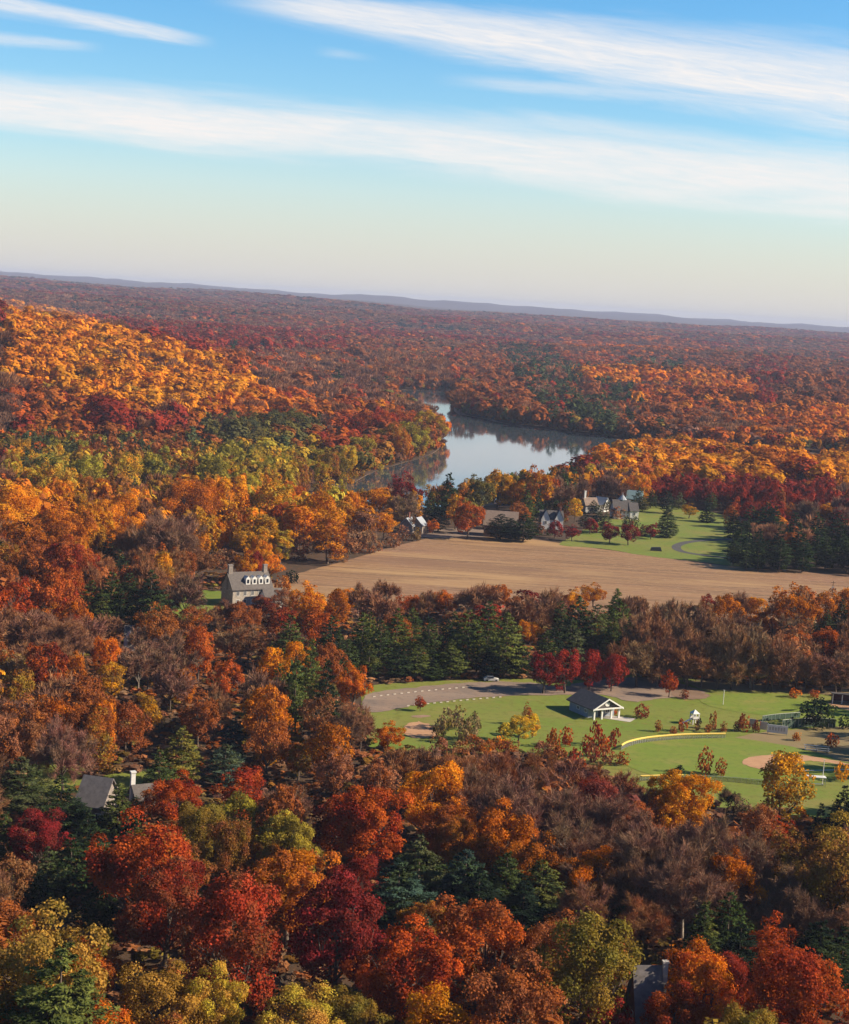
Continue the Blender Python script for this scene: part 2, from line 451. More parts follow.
def tube_np(a, b, r0, r1, n):
    a = np.array(a, float); b = np.array(b, float); d = unit(b - a)
    h = np.array([0, 0, 1.0]) if abs(d[2]) < .9 else np.array([1.0, 0, 0])
    t = unit(np.cross(d, h)); u = np.cross(d, t)
    an = np.arange(n) * 2 * math.pi / n
    ring = np.cos(an)[:, None] * t + np.sin(an)[:, None] * u
    V = np.concatenate([a + ring * r0, b + ring * r1])
    i = np.arange(n); j = (i + 1) % n
    return V, np.stack([i, j, n + j, n + i], 1)


def make_limbs(seed, H, zb, rx, rz, zc, levels, r0=.32, n0=6, spread=.8, kids=(5, 4, 4)):
    """trunk with limbs that fork `levels` times; returns mesh arrays and the tips"""
    rs = np.random.default_rng(seed + 500); V, Q, k = [], [], 0
    tips = []

    def add(a, b, ra, rb, n):
        nonlocal k
        v, q = tube_np(a, b, ra, rb, n); V.append(v); Q.append(q + k); k += len(v)

    lean = rs.normal(size=2) * .25
    top = np.array([lean[0], lean[1], zb])
    add((0, 0, -.4), (lean[0] * .5, lean[1] * .5, zb * .5), r0 * 1.25, r0, n0)
    add((lean[0] * .5, lean[1] * .5, zb * .5), top, r0, r0 * .8, n0)

    def grow(p, d, L, r, lev):
        mid = p + d * L * .5 + rs.normal(size=3) * L * .05
        q = mid + unit(d + np.array([0, 0, .22]) + rs.normal(size=3) * .12) * L * .5
        n = 5 if lev == 0 else (4 if lev == 1 else 3)
        add(p, mid, r, r * .8, n); add(mid, q, r * .8, r * .5, n)
        if lev >= levels - 1:
            tips.append((q, unit(q - mid))); return
        m = kids[lev]
        for i in range(m):
            f = rs.uniform(.35, 1.0); s = p + (q - p) * f
            d2 = unit(d + rs.normal(size=3) * spread * .75 + np.array([0, 0, .18]))
            grow(s, d2, L * rs.uniform(.5, .72), r * .5, lev + 1)
        tips.append((q, unit(q - mid)))

    nl = kids[0] + 1
    for i in range(nl):
        an = 2 * math.pi * i / nl + rs.uniform(-.4, .4)
        e = rs.uniform(.5, 1.15)
        d = unit(np.array([math.cos(an) * math.cos(e), math.sin(an) * math.cos(e), math.sin(e)]))
        s = np.array([lean[0], lean[1], zb * rs.uniform(.75, 1.0)])
        grow(s, d, rz * rs.uniform(.75, 1.0), r0 * .5, 0)
    grow(top, unit(np.array([lean[0], lean[1], 3.])), rz * .95, r0 * .65, 0)
    return np.concatenate(V), np.concatenate(Q), tips


def make_twigs(seed, tips, per, length, width, H, rx):
    """fans of thin twigs that leave every branch tip"""
    rs = np.random.default_rng(seed + 900)
    P0 = np.array([t[0] for t in tips]); D0 = np.array([t[1] for t in tips])
    k = rs.integers(0, len(P0), per); n = per
    d = unit(D0[k] + rs.normal(size=(n, 3)) * .7 + np.array([0, 0, .25]))
    L = length * rs.uniform(.5, 1.3, n)
    a = P0[k] - D0[k] * rs.uniform(0, 1.6, n)[:, None] + rs.normal(size=(n, 3)) * .15
    b = a + d * L[:, None]
    s = unit(np.cross(d, rs.normal(size=(n, 3)))) * (width * rs.uniform(.6, 1.4, n))[:, None]
    V = np.stack([a - s * .5, a + s * .5, b + s * .2, b - s * .2], 1).reshape(-1, 3)
    return V, np.repeat(rs.uniform(.65, 1.35, n), 4)


def make_pine(seed, n, size, Rb, H, z0, power, irr, droop=.05, whorl=.9):
    """tiers of feathery boughs; needle sprays along the outer half of each"""
    rs = np.random.default_rng(seed + 300)
    zs = np.arange(z0, H * .985, whorl); tot = []
    for z in zs:
        f = (z - z0) / (H - z0)
        rad = Rb * (1 - f ** power) * min(1, .55 + 2.2 * f) + .25
        m = max(4, int(7 * rad / Rb + 3))
        a0 = rs.uniform(0, 6.28)
        for i in range(m):
            an = a0 + 6.283 * i / m + rs.normal() * .25
            tot.append((z + rs.normal() * .25, an, rad * (1 + rs.normal() * irr), f))
    T = np.array(tot); w = T[:, 2] + .4; w /= w.sum()
    k = rs.choice(len(T), n, p=w)
    u = rs.uniform(.25, 1.0, n) ** .65
    z, an, rad, f = T[k].T
    side = rs.normal(size=n) * .20 * rad * u
    x = np.cos(an) * rad * u - np.sin(an) * side; y = np.sin(an) * rad * u + np.cos(an) * side
    lift = .10 + .25 * f
    zz = z + rad * u * (lift - droop) + rs.normal(size=n) * .16 - (np.abs(side)) * .25
    P = np.stack([x, y, zz], 1)
    out = np.stack([np.cos(an), np.sin(an), .55 + 0 * an], 1) + rs.normal(size=(n, 3)) * .35
    N = unit(np.stack([np.cos(an) * .35, np.sin(an) * .35, .8 + 0 * an], 1) + rs.normal(size=(n, 3)) * .45)
    V = leaf_quads(P, N, size * rs.uniform(.6, 1.4, n), .36, dirs=unit(out), rs=rs)
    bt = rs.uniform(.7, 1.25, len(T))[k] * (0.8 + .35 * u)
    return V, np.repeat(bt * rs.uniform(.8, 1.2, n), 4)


TPL = {}      # (shape, lod) -> list of (crown mesh, trunk mesh, joined mesh or None, arrays)
SHAPES = {    # kind: width, height of the nominal tree
    'round': (12, 16), 'tall': (8, 17), 'cone': (7, 17), 'bare': (12, 18), 'pine': (9, 19), 'spruce': (7, 15), 'bush': (6, 5)}
LODN = {'near': 1.0, 'mid': .27, 'far': .075}


def template(shape, lod, v):
    s = LODN[lod]; sz = {'near': 1.0, 'mid': 1.65, 'far': 2.9}[lod]; seed = v * 17 + {'round': 1, 'tall': 2, 'cone': 3, 'bare': 4, 'pine': 5, 'spruce': 6, 'bush': 7}[shape]
    W, H = SHAPES[shape]; lv = {'near': 2, 'mid': 2, 'far': 1}[lod]; tips = None
    if shape == 'round':
        K = [52, 74, 40, 62, 84, 46][v % 6]
        V, t = make_leafy(seed, int(22000 * s), .305 * sz, 6.0, 7.4, 8.7, K, low=-.85, nr=.48 if lod != 'far' else .3, rc=[(.16, .32), (.14, .27), (.2, .38), (.15, .31), (.12, .26), (.18, .36)][v % 6])
        TV, TQ, tips = make_limbs(seed, H, 3.6, 6, 6.0, 9, lv, .34)
    elif shape == 'tall':
        V, t = make_leafy(seed, int(15000 * s), .29 * sz, 3.9, 7.4, 9.4, 44, low=-.9, rc=(.24, .42), egg=.15)
        TV, TQ, tips = make_limbs(seed, H, 5.0, 3.5, 6, 10, lv, .26, spread=.5)
    elif shape == 'cone':
        V, t = make_leafy(seed, int(14000 * s), .27 * sz, 3.4, 8.4, 8.6, 100, low=-.97, rc=(.22, .42), egg=.45)
        TV, TQ, tips = make_limbs(seed, H, 3.0, 3.0, 6.5, 10, lv, .24, spread=.4)
    elif shape == 'bush':
        V, t = make_leafy(seed, int(3000 * s), .30 * sz, 2.9, 2.5, 2.4, 26, low=-.9, rc=(.28, .46))
        TV, TQ, tips = make_limbs(seed, H, 1.0, 2.4, 2.2, 2.4, 1, .12)
    elif shape == 'bare':
        TV, TQ, tips = make_limbs(seed, H, 5.0, 6, 6.2, 10, {'near': 4, 'mid': 3, 'far': 2}[lod], .30, kids=(5, 4, 3, 3) if lod == 'near' else (5, 4, 3), spread=.85)
        V, t = make_twigs(seed, tips, int(24000 * {'near': 1, 'mid': .22, 'far': .03}[lod]), {'near': 1.15, 'mid': 1.7, 'far': 2.3}[lod], {'near': .05, 'mid': .14, 'far': .42}[lod], H, 6)
    elif shape == 'pine':
        V, t = make_pine(seed, int(19000 * s), .52 * sz ** .8, 4.5, H, 2.2, [1.7, 2.3, 1.4, 2.0][v % 4], .22, whorl=1.15)
        TV, TQ = tube_np((0, 0, -.4), (0, 0, H * .93), .30, .05, 6)
    elif shape == 'spruce':
        V, t = make_pine(seed, int(16000 * s), .44 * sz ** .8, 3.4, H, .8, [1.0, 1.15, .9, 1.25][v % 4], .12, droop=.2, whorl=.75)
        TV, TQ = tube_np((0, 0, -.4), (0, 0, H * .95), .24, .03, 6)
    return V, t, TV, TQ


NV = {'near': 6, 'mid': 6, 'far': 4}


def tpl(shape, lod, v):
    key = (shape, lod, v)
    if key in TPL: return TPL[key]
    V, t, TV, TQ = template(shape, lod, v)
    # the shapes are scaled to fill their nominal box exactly
    W, H = SHAPES[shape]
    ex = np.percentile(np.abs(V[:, :2]), 98.5); kz = H / V[:, 2].max(); kx = W / 2 / ex
    for A in (V, TV): A[:, :2] *= kx; A[:, 2] *= kz
    if shape != 'bare':      # limbs stay inside the crown
        r = np.hypot(TV[:, 0], TV[:, 1]); lim = .40 * W; f = np.where(r > lim, lim / np.maximum(r, 1e-6), 1.0); TV[:, :2] *= f[:, None]
    cm = 'needle' if shape in ('pine', 'spruce') else ('twig' if shape == 'bare' else 'leaf')
    TPL[key] = dict(V=V, t=t, TV=TV, TQ=TQ, cm=cm)
    return TPL[key]


def tpl_meshes(shape, lod, v, pale=False):
    T = tpl(shape, lod, v); key = 'pale' if pale else 'dark'
    if key not in T:
        bark = M['palebark'] if pale else M['bark']
        if 'crown' not in T: T['crown'] = np_mesh('crown', T['V'], quads=quads_idx(len(T['V']) // 4), mats=[M[T['cm']]], pattr=T['t'])
        tr = np_mesh('trunk', T['TV'], quads=T['TQ'], mats=[bark])
        nv = len(T['V']); nq = nv // 4
        jo = np_mesh('tree', np.concatenate([T['V'], T['TV']]), quads=np.concatenate([quads_idx(nq), T['TQ'] + nv]), mats=[M[T['cm']], bark],
                     pattr=np.concatenate([T['t'], np.ones(len(T['TV']))]), midx=np.r_[np.zeros(nq), np.ones(len(T['TQ']))])
        T[key] = (T['crown'], tr, jo)
    return T[key]


# ------------------------------------------------------------------ colours (albedo) : word, first, second
C = {
    'crimson': ('crimson', (.28, .028, .026), (.36, .05, .03)),
    'maroon': ('maroon', (.19, .03, .022), (.27, .05, .025)),
    'red': ('red', (.33, .042, .018), (.40, .085, .02)),
    'redor': ('orange red', (.47, .10, .016), (.40, .062, .016)),
    'rust': ('rust', (.38, .11, .022), (.44, .16, .025)),
    'russet': ('russet brown', (.29, .10, .035), (.34, .14, .04)),
    'orange': ('orange', (.64, .20, .010), (.54, .14, .010)),
    'gold': ('golden', (.68, .30, .015), (.60, .22, .012)),
    'yellow': ('yellow', (.68, .42, .03), (.56, .30, .02)),
    'ygreen': ('yellow green', (.44, .35, .04), (.28, .245, .035)),
    'olive': ('olive', (.20, .155, .028), (.26, .16, .028)),
    'pgold': ('pale golden', (.52, .27, .05), (.44, .20, .04)),
    'ogold': ('olive gold', (.31, .185, .028), (.38, .175, .024)),
    'salmon': ('salmon brown', (.36, .16, .08), (.28, .11, .06)),
    'tan': ('tan', (.30, .20, .11), (.24, .14, .08)),
    'bare': ('grey brown', (.26, .155, .09), (.21, .12, .07)),
    'purple': ('purplish', (.25, .12, .08), (.20, .098, .066)),
    'brown': ('brown', (.34, .165, .075), (.28, .125, .055)),
    'redbare': ('dull red', (.23, .07, .055), (.19, .06, .05)),
    'pine': ('dark green', (.046, .068, .022), (.062, .082, .024)),
    'dpine': ('blackish', (.014, .025, .016), (.021, .033, .019)),
    'blue': ('blue green', (.045, .075, .060), (.035, .060, .045)),
    'lpine': ('light green', (.12, .13, .028), (.085, .10, .026)),
    'grgreen': ('grey green', (.10, .105, .048), (.08, .09, .036)),
}
# drawing key -> (kind name, shape)
KIND = {'o': ('oak_tree', 'round'), 'm': ('maple_tree', 'round'), 't': ('poplar_tree', 'tall'), 'c': ('conical_tree', 'cone'), 'b': ('bare_tree', 'bare'),
        'p': ('pine_tree', 'pine'), 's': ('spruce_tree', 'spruce'), 'h': ('shrub', 'bush'), 'y': ('young_maple_tree', 'bush')}
CATS = {'oak_tree': 'oak tree', 'maple_tree': 'maple tree', 'poplar_tree': 'poplar tree', 'conical_tree': 'cone shaped tree', 'bare_tree': 'bare tree', 'pine_tree': 'pine tree',
        'spruce_tree': 'spruce tree', 'shrub': 'shrub', 'young_maple_tree': 'young tree'}

# hand placed: key, crown centre x, crown top y, crown width (pixels of the photograph), colour, second colour or '', height/width ratio or 0, label or '', landmark words or ''
T_ = []


def tr(k, cx, yt, w, c, c2='', hr=0, label='', lm=''):
    T_.append((k, cx, yt, w, c, c2, hr, label, lm))

# --- lower edge of the view
tr('o', 42, 900, 128, 'olive', 'pgold', 1.2, 'huge olive tree with yellow tipped top at the bottom left corner', 'yellow tipped olive tree in the bottom left corner')
tr('p', 62, 948, 120, 'lpine', 'pine', 1.35, 'broad feathery green pine in front of the yellow tipped olive tree', '')
tr('o', 165, 958, 84, 'pgold', 'ogold', 1.2, 'pale golden oak at the bottom edge, right of the feathery green pine', 'pale golden oak on the bottom edge')
tr('o', 215, 962, 70, 'pgold', 'ygreen', 1.3, 'yellow gold oak at the bottom edge just right of the pale golden oak', '')
tr('m', 5, 998, 60, 'redor', 'orange', 1.2, 'orange red maple cut off by the bottom left corner of the picture', '')
tr('m', 100, 1000, 70, 'orange', 'redor', 1.2, 'bright orange maple at the very bottom, under the pale golden oak', '')
tr('m', 143, 812, 106, 'redor', 'red', 1.2, 'large bright orange red maple right below the grey roofed house', 'bright orange red maple below the grey roof')
tr('m', 168, 864, 88, 'red', 'russet', 1.2, 'dark red maple below the bright orange red maple, left of the great maroon one', '')
tr('m', 239, 868, 114, 'red', 'russet', 1.25, 'great dark red maple with brown speckled base in the lower left', 'great dark red maple in the lower left')
tr('m', 341, 876, 98, 'maroon', 'crimson', 1.3, 'large maroon maple with darkest crown, between two red maples near the bottom', 'large maroon maple near the bottom')
tr('o', 292, 848, 82, 'rust', 'orange', 1.15, 'orange rust oak behind the gap between the dark red and maroon maples', '')
tr('m', 408, 918, 102, 'red', 'redor', 1.15, 'round red maple with glowing crown in front of the dark pine clump', 'round red maple below the dark pine clump')
tr('o', 482, 900, 92, 'redor', 'russet', 1.2, 'rust orange oak just right of the round red maple, below the pine clump', '')
tr('o', 428, 896, 52, 'ogold', 'rust', 1.2, 'small olive gold oak squeezed in under the dark pine clump', '')
tr('o', 516, 950, 104, 'russet', 'rust', 1.2, 'broad russet brown oak left of the big olive oak at the bottom', 'broad russet oak at the bottom')
tr('m', 440, 992, 92, 'orange', 'gold', 1.1, 'bright orange maple on the bottom edge left of the russet oak', 'bright orange maple on the bottom edge')
tr('o', 300, 984, 84, 'pgold', 'ygreen', 1.1, 'yellow gold oak on the bottom edge below the maroon maple', 'yellow gold oak on the bottom edge')
tr('o', 356, 990, 60, 'olive', 'ogold', 1.1, 'dull olive oak on the bottom edge between yellow and orange crowns', '')
tr('m', 262, 984, 30, 'crimson', '', 1.3, 'small crimson maple at the foot of the great dark red maple', '')
tr('o', 593, 912, 98, 'olive', 'ogold', 1.35, 'big olive gold oak left of the steep grey gable at the bottom', 'big olive gold oak beside the steep gable')
tr('o', 706, 948, 88, 'orange', 'redor', 1.15, 'dome shaped orange rust oak right of the steep grey gable', 'dome shaped orange oak right of the steep gable')
tr('m', 681, 980, 72, 'red', 'redor', 1.15, 'red maple on the bottom edge in front of the dome shaped orange oak', '')
tr('m', 803, 942, 104, 'redor', 'red', 1.25, 'large bright red maple in the bottom right corner', 'large bright red maple in the bottom right corner')
tr('m', 773, 911, 46, 'redor', 'red', 1.6, 'tall narrow scarlet maple rising behind the bottom right red maple', '')
tr('m', 612, 1000, 50, 'crimson', 'red', 1.2, 'crimson maple on the bottom edge at the foot of the olive gold oak', '')
tr('b', 648, 892, 64, 'brown', 'russet', 1.0, 'round brown leafless dome of twigs behind the steep grey gable', 'round brown leafless dome behind the steep gable')
tr('s', 706, 903, 40, 'lpine', 'pine', 1.8, 'light green spruce standing right of the brown leafless dome', '')
tr('p', 731, 892, 46, 'pine', '', 1.6, 'dark green pine just right of the light green spruce', '')
tr('p', 742, 924, 52, 'dpine', '', 1.6, 'blackish pine left of the tall narrow scarlet maple', '')
tr('p', 822, 920, 66, 'dpine', 'pine', 1.2, 'broad dark pine at the right edge behind the bottom right red maple', '')
tr('p', 845, 928, 50, 'dpine', 'pine', 1.3, '', '')
tr('p', 400, 862, 74, 'blue', 'pine', 1.2, 'broad blue green pine, leftmost and largest of the dark pine clump', 'dark pine clump')
tr('p', 421, 834, 58, 'grgreen', 'pine', 1.4, 'grey green pine at the back of the dark pine clump', '')
tr('p', 467, 850, 60, 'pine', 'blue', 1.3, '', '')
tr('p', 508, 853, 56, 'pine', '', 1.3, '', '')
tr('p', 543, 860, 48, 'lpine', 'pine', 1.4, 'yellowish green pine at the right end of the dark pine clump', '')
tr('p', 480, 872, 60, 'dpine', '', 1.2, '', '')
tr('p', 525, 880, 56, 'dpine', '', 1.2, '', '')
tr('p', 646, 880, 30, 'pine', 'lpine', 1.4, '', '')
tr('p', 622, 876, 32, 'pine', '', 1.4, '', '')
tr('o', 838, 812, 92, 'ogold', 'russet', 1.3, 'brown gold oak cut by the right edge below the ball field', 'brown gold oak at the right edge')
tr('s', 822, 804, 24, 'dpine', '', 2.4, 'narrow blackish spruce right of the tall yellow cone tree', '')
tr('p', 846, 788, 34, 'dpine', '', 1.7, '', '')
tr('c', 790, 751, 50, 'gold', 'ogold', 1.75, 'tall yellow gold cone tree in front of the infield dirt', 'tall yellow cone tree by the infield')
tr('m', 776, 817, 38, 'redor', 'red', 1.0, 'small red maple at the foot of the tall yellow cone tree', '')
tr('m', 684, 769, 66, 'gold', 'orange', 1.0, 'glowing golden maple below the left end of the ball field', 'glowing golden maple below the ball field')
for cx, yt, w, c in [(520, 764, 88, 'purple'), (562, 768, 84, 'purple'), (606, 786, 80, 'purple'), (662, 812, 84, 'purple'), (712, 808, 90, 'bare'), (752, 826, 76, 'purple'),
                     (478, 768, 66, 'purple'), (640, 800, 60, 'OAK'), (500, 800, 70, 'OAK'), (565, 812, 76, 'purple'), (690, 842, 84, 'bare'), (742, 852, 62, 'OAK'),
                     (455, 813, 54, 'OAK'), (540, 834, 62, 'OAK'), (590, 846, 58, 'OAK'), (640, 850, 66, 'brown'), (788, 852, 66, 'purple'), (585, 878, 60, 'brown'), (795, 880, 60, 'bare'), (770, 880, 50, 'bare')]:
    if c == 'OAK': tr('o', cx, yt, w, ['rust', 'russet', 'orange'][(cx // 10) % 3], ['orange', 'rust', 'ogold'][(yt // 2) % 3], 1.2)
    else: tr('b', cx, yt, w, c, 'purple' if c != 'purple' else 'bare', 1.3)
tr('m', 604, 776, 54, 'redbare', 'red', 1.2, 'dull red maple among the purplish bare trees', 'dull red maple among bare trees')
tr('o', 436, 756, 74, 'orange', 'gold', 1.2, 'orange oak with golden left side in front of the dirt oval', 'orange oak in front of the dirt oval')
tr('o', 452, 798, 60, 'russet', 'rust', 1.2, '', '')
tr('s', 434, 806, 24, 'dpine', '', 1.8, 'small blackish spruce under the orange oak below the dirt oval', '')
tr('m', 535, 786, 46, 'orange', 'gold', 1.1, 'small orange maple alone among the purplish bare trees', 'small orange maple among bare trees')
tr('m', 366, 782, 82, 'redor', 'red', 1.1, 'round vivid orange red maple left of centre, above the pine clump', 'vivid orange red maple left of centre')
tr('m', 338, 798, 48, 'maroon', 'red', 1.3, 'maroon maple hugging the left side of the vivid orange red maple', '')
tr('m', 245, 765, 50, 'red', 'redor', .95, 'small red maple standing below the blue green spruce', 'small red maple below the blue spruce')
tr('m', 176, 772, 54, 'redor', 'red', 1.1, 'orange red maple just right of the white chimney', '')
tr('o', 203, 800, 56, 'ogold', 'olive', 1.2, '', '')
tr('o', 240, 790, 50, 'olive', 'ygreen', 1.2, '', '')
tr('o', 288, 814, 64, 'olive', 'ygreen', 1.2, 'yellow green oak left of the maroon maple beside the vivid orange red one', '')
tr('o', 228, 818, 60, 'russet', 'ogold', 1.2, '', '')
tr('o', 262, 826, 54, 'rust', 'ogold', 1.2, '', '')
tr('m', 38, 806, 56, 'crimson', 'maroon', 1.1, 'crimson maple below the left edge pines, left of the grey roof', 'crimson maple left of the grey roof')
tr('p', 22, 756, 56, 'pine', 'grgreen', 1.15, 'broad dark green pine at the left edge below the shaded lawn', '')
tr('p', 62, 776, 50, 'pine', 'dpine', 1.2, 'dark pine just left of the grey roofed house', '')
tr('s', 5, 812, 36, 'lpine', 'pine', 1.6, 'light green spruce cut by the left edge beside the crimson maple', '')
tr('s', 119, 785, 42, 'pine', 'lpine', 1.4, 'green spruce standing in front of the grey roofed house', '')
tr('p', 183, 727, 44, 'lpine', 'olive', 1.4, 'yellowish green pine behind the white chimney', 'yellowish green pine behind the white chimney')
tr('p', 160, 750, 34, 'pine', '', 1.4, '', '')
tr('c', 96, 707, 42, 'ogold', 'rust', 1.75, 'olive gold cone tree standing over the grey roof', 'olive gold cone tree over the grey roof')
tr('o', 6, 707, 44, 'salmon', 'rust', 1.4, 'salmon brown oak cut by the left edge above the pines', 'salmon brown oak at the left edge')
tr('s', 235, 718, 30, 'blue', '', 1.5, 'blue green spruce among brown bare trees in the left middle', 'blue green spruce')
tr('p', 226, 746, 36, 'grgreen', 'blue', 1.3, 'grey green pine at the foot of the blue green spruce', '')
tr('t', 150, 694, 30, 'gold', 'ogold', 1.6, 'slim golden poplar above the yellowish green pine', '')
tr('m', 107, 635, 32, 'orange', 'redor', 1.3, 'bright orange maple just below the white cottage', 'bright orange maple below the white cottage')
tr('t', 113, 662, 26, 'gold', 'ogold', 1.8, 'golden poplar directly under the bright orange maple by the cottage', '')
tr('m', 48, 642, 44, 'redor', 'maroon', 1.35, 'two toned maroon and orange maple left of the bright orange one', 'two toned maroon and orange maple')
tr('m', 74, 648, 32, 'orange', 'rust', 1.6, '', '')
tr('t', 272, 645, 34, 'gold', 'orange', 1.7, 'left half of the bright golden pair of poplars', 'bright golden pair of poplars')
tr('t', 296, 641, 28, 'gold', 'orange', 1.8, 'right half of the bright golden pair of poplars', '')
tr('m', 354, 662, 34, 'redor', 'orange', 1.35, 'bright orange red maple at the left end of the car park', 'orange red maple at the car park end')
tr('m', 310, 580, 38, 'orange', 'gold', 1.15, 'bright orange maple right of the stone house', 'orange maple right of the stone house')
tr('m', 338, 588, 28, 'orange', 'rust', 1.2, '', '')
tr('t', 348, 588, 22, 'gold', 'orange', 1.3, '', '')
tr('m', 285, 606, 36, 'red', 'rust', 1.1, '', '')
tr('m', 318, 608, 36, 'redor', 'rust', 1.1, '', '')
tr('m', 446, 591, 29, 'orange', 'redor', .95, 'round glowing orange maple in front of the harvested field', 'round orange maple before the field')
tr('m', 417, 596, 24, 'orange', 'redor', .95, 'small orange maple left of the round glowing one before the field', '')
tr('m', 403, 594, 18, 'redor', '', 1.1, '', '')
# hedgerow evergreens
for cx, yt, w, c, c2 in [(291, 616, 40, 'pine', 'lpine'), (332, 616, 40, 'pine', 'dpine'), (364, 612, 32, 'lpine', 'pine'), (398, 608, 32, 'lpine', 'pine'), (382, 620, 30, 'pine', ''),
                         (418, 645, 28, 'lpine', ''), (452, 640, 32, 'lpine', 'pine'), (470, 610, 36, 'pine', 'lpine'), (490, 600, 38, 'lpine', 'pine'), (508, 612, 40, 'lpine', ''),
                         (520, 636, 28, 'dpine', 'pine'), (430, 618, 32, 'pine', ''), (548, 630, 26, 'pine', ''), (580, 596, 32, 'dpine', 'pine'), (598, 604, 28, 'grgreen', 'lpine'), (618, 588, 32, 'pine', 'lpine'),
                         (572, 618, 30, 'grgreen', 'pine'), (645, 645, 26, 'dpine', ''), (348, 640, 32, 'pine', ''), (400, 648, 30, 'pine', 'dpine'), (490, 648, 32, 'dpine', ''), (370, 645, 28, 'lpine', 'pine'), (562, 600, 24, 'pine', ''), (555, 628, 26, 'dpine', ''), (630, 618, 28, 'grgreen', 'olive'), (435, 660, 26, 'pine', '')]:
    tr('p', cx, yt, w, c, c2, min(1.75, (680 - yt) / w))
tr('p', 336, 592, 10, 'pine', '', 1.7)
tr('m', 546, 652, 31, 'maroon', 'crimson', 1.25, 'darkest red maple at the left of the row by the car park', '')
tr('m', 568, 649, 32, 'crimson', 'red', 1.3, 'crimson maple behind the pavilion roof, second of the red row', 'crimson maple row behind the pavilion')
tr('m', 592, 648, 27, 'red', 'crimson', 1.45, 'crimson maple directly above the pavilion roof', '')
tr('m', 614, 653, 27, 'red', 'crimson', 1.35, 'red maple at the right end of the row above the pavilion', '')
tr('m', 671, 670, 18, 'red', 'redor', 1.6, 'lone red maple standing between car park and sandy patch', 'lone red maple by the sandy patch')
tr('t', 600, 622, 16, 'gold', '', 1.6, 'bright golden poplar above the crimson row', '')
tr('m', 530, 620, 26, 'gold', 'orange', 1.1, 'golden orange maple among the hedgerow evergreens', '')
tr('m', 500, 584, 24, 'rust', 'orange', 1.2)
tr('m', 575, 586, 30, 'rust', 'gold', 1.0)
tr('m', 595, 582, 26, 'rust', 'gold', 1.0)
tr('m', 728, 592, 32, 'orange', 'rust', 1.3, 'orange maple rising over the bare hedgerow trees', 'orange maple over the bare hedgerow')
tr('t', 757, 597, 28, 'gold', 'orange', 1.3)
tr('m', 775, 606, 26, 'orange', 'rust', 1.2)
tr('m', 797, 582, 44, 'orange', 'rust', 1.2, 'large orange maple against the right end of the harvested field', 'large orange maple by the field end')
tr('m', 826, 588, 36, 'rust', 'orange', 1.2)
tr('m', 846, 586, 32, 'orange', 'rust', 1.2)
for cx, yt, w in [(808, 603, 20), (843, 600, 22), (828, 610, 20)]: tr('p', cx, yt, w, 'grgreen', 'pine', 1.8)
tr('o', 790, 622, 50, 'salmon', 'rust', 1.1, 'broad salmon brown oak in the hedgerow left of the right edge', '')
tr('m', 830, 625, 34, 'rust', 'redor', 1.1)
for i, (cx, yt) in enumerate([(640, 615), (655, 600), (672, 596), (690, 612), (706, 602), (722, 622), (742, 628), (756, 618), (772, 640), (668, 628), (705, 636), (690, 644), (735, 645), (800, 648), (825, 648), (845, 650),
                              (775, 655), (755, 660), (720, 660), (660, 650), (690, 660), (620, 636), (640, 640), (808, 660), (838, 668), (785, 630), (850, 630)]):
    tr('b', cx, yt, 30 + (i * 7) % 13, ['bare', 'brown', 'tan', 'bare', 'purple'][i % 5], 'brown', min(1.9, (688 - yt + (cx - 640) * .03) / (30 + (i * 7) % 13)))
tr('b', 426, 625, 18, 'tan', 'bare', 2.0, 'pale leafless tree with white trunk between hedgerow evergreens', '')
for cx, yt, w in [(470, 585, 30), (485, 578, 40), (525, 590, 40), (545, 588, 40), (380, 588, 40), (360, 580, 30), (430, 588, 26), (515, 604, 30), (540, 604, 28), (388, 578, 26)]: tr('b', cx, yt, w, 'brown', 'purple', 1.3)
# woods of the left middle
tr('b', 172, 506, 64, 'purple', 'bare', 1.2, 'wide grey leafless tree with rounded top above the cottage pines', 'wide grey leafless tree')
tr('b', 150, 520, 40, 'bare', '', 1.3)
tr('m', 70, 535, 56, 'red', 'rust', 1.2, 'red maple above the rust dome on the left', '')
tr('o', 54, 561, 50, 'redor', 'rust', 1.3, 'rust orange oak dome on the left between red maples', 'rust orange dome on the left')
tr('o', 12, 574, 50, 'redor', 'red', 1.2)
tr('o', 30, 580, 30, 'rust', 'tan', 1.2)
for cx, yt, w, c in [(92, 580, 34, 'lpine'), (112, 572, 40, 'pine'), (130, 572, 32, 'pine'), (152, 570, 44, 'dpine'), (110, 535, 26, 'grgreen'), (120, 550, 24, 'dpine'), (102, 590, 30, 'lpine')]: tr('p', cx, yt, w, c, 'pine', 1.5)
tr('o', 158, 603, 44, 'rust', 'russet', 1.1, 'rust oak arching over the white cottage', 'rust oak over the white cottage')
for cx, yt, w in [(28, 610, 50), (60, 611, 56), (84, 612, 44), (110, 612, 34), (20, 640, 40), (150, 640, 44), (140, 648, 40), (165, 645, 40), (180, 640, 40), (172, 660, 46)]: tr('b', cx, yt, w, 'brown' if cx < 120 else 'bare', 'purple', 1.2)
tr('m', 200, 625, 38, 'redor', 'rust', 1.4)
tr('o', 192, 605, 34, 'rust', 'russet', 1.0)
tr('b', 235, 620, 44, 'bare', 'russet', 1.3); tr('b', 250, 625, 40, 'russet', 'bare', 1.2)
tr('m', 268, 598, 20, 'maroon', 'russet', 1.1)
tr('t', 205, 534, 17, 'gold', '', 1.6, 'slim golden poplar beside the wide grey leafless tree', '')
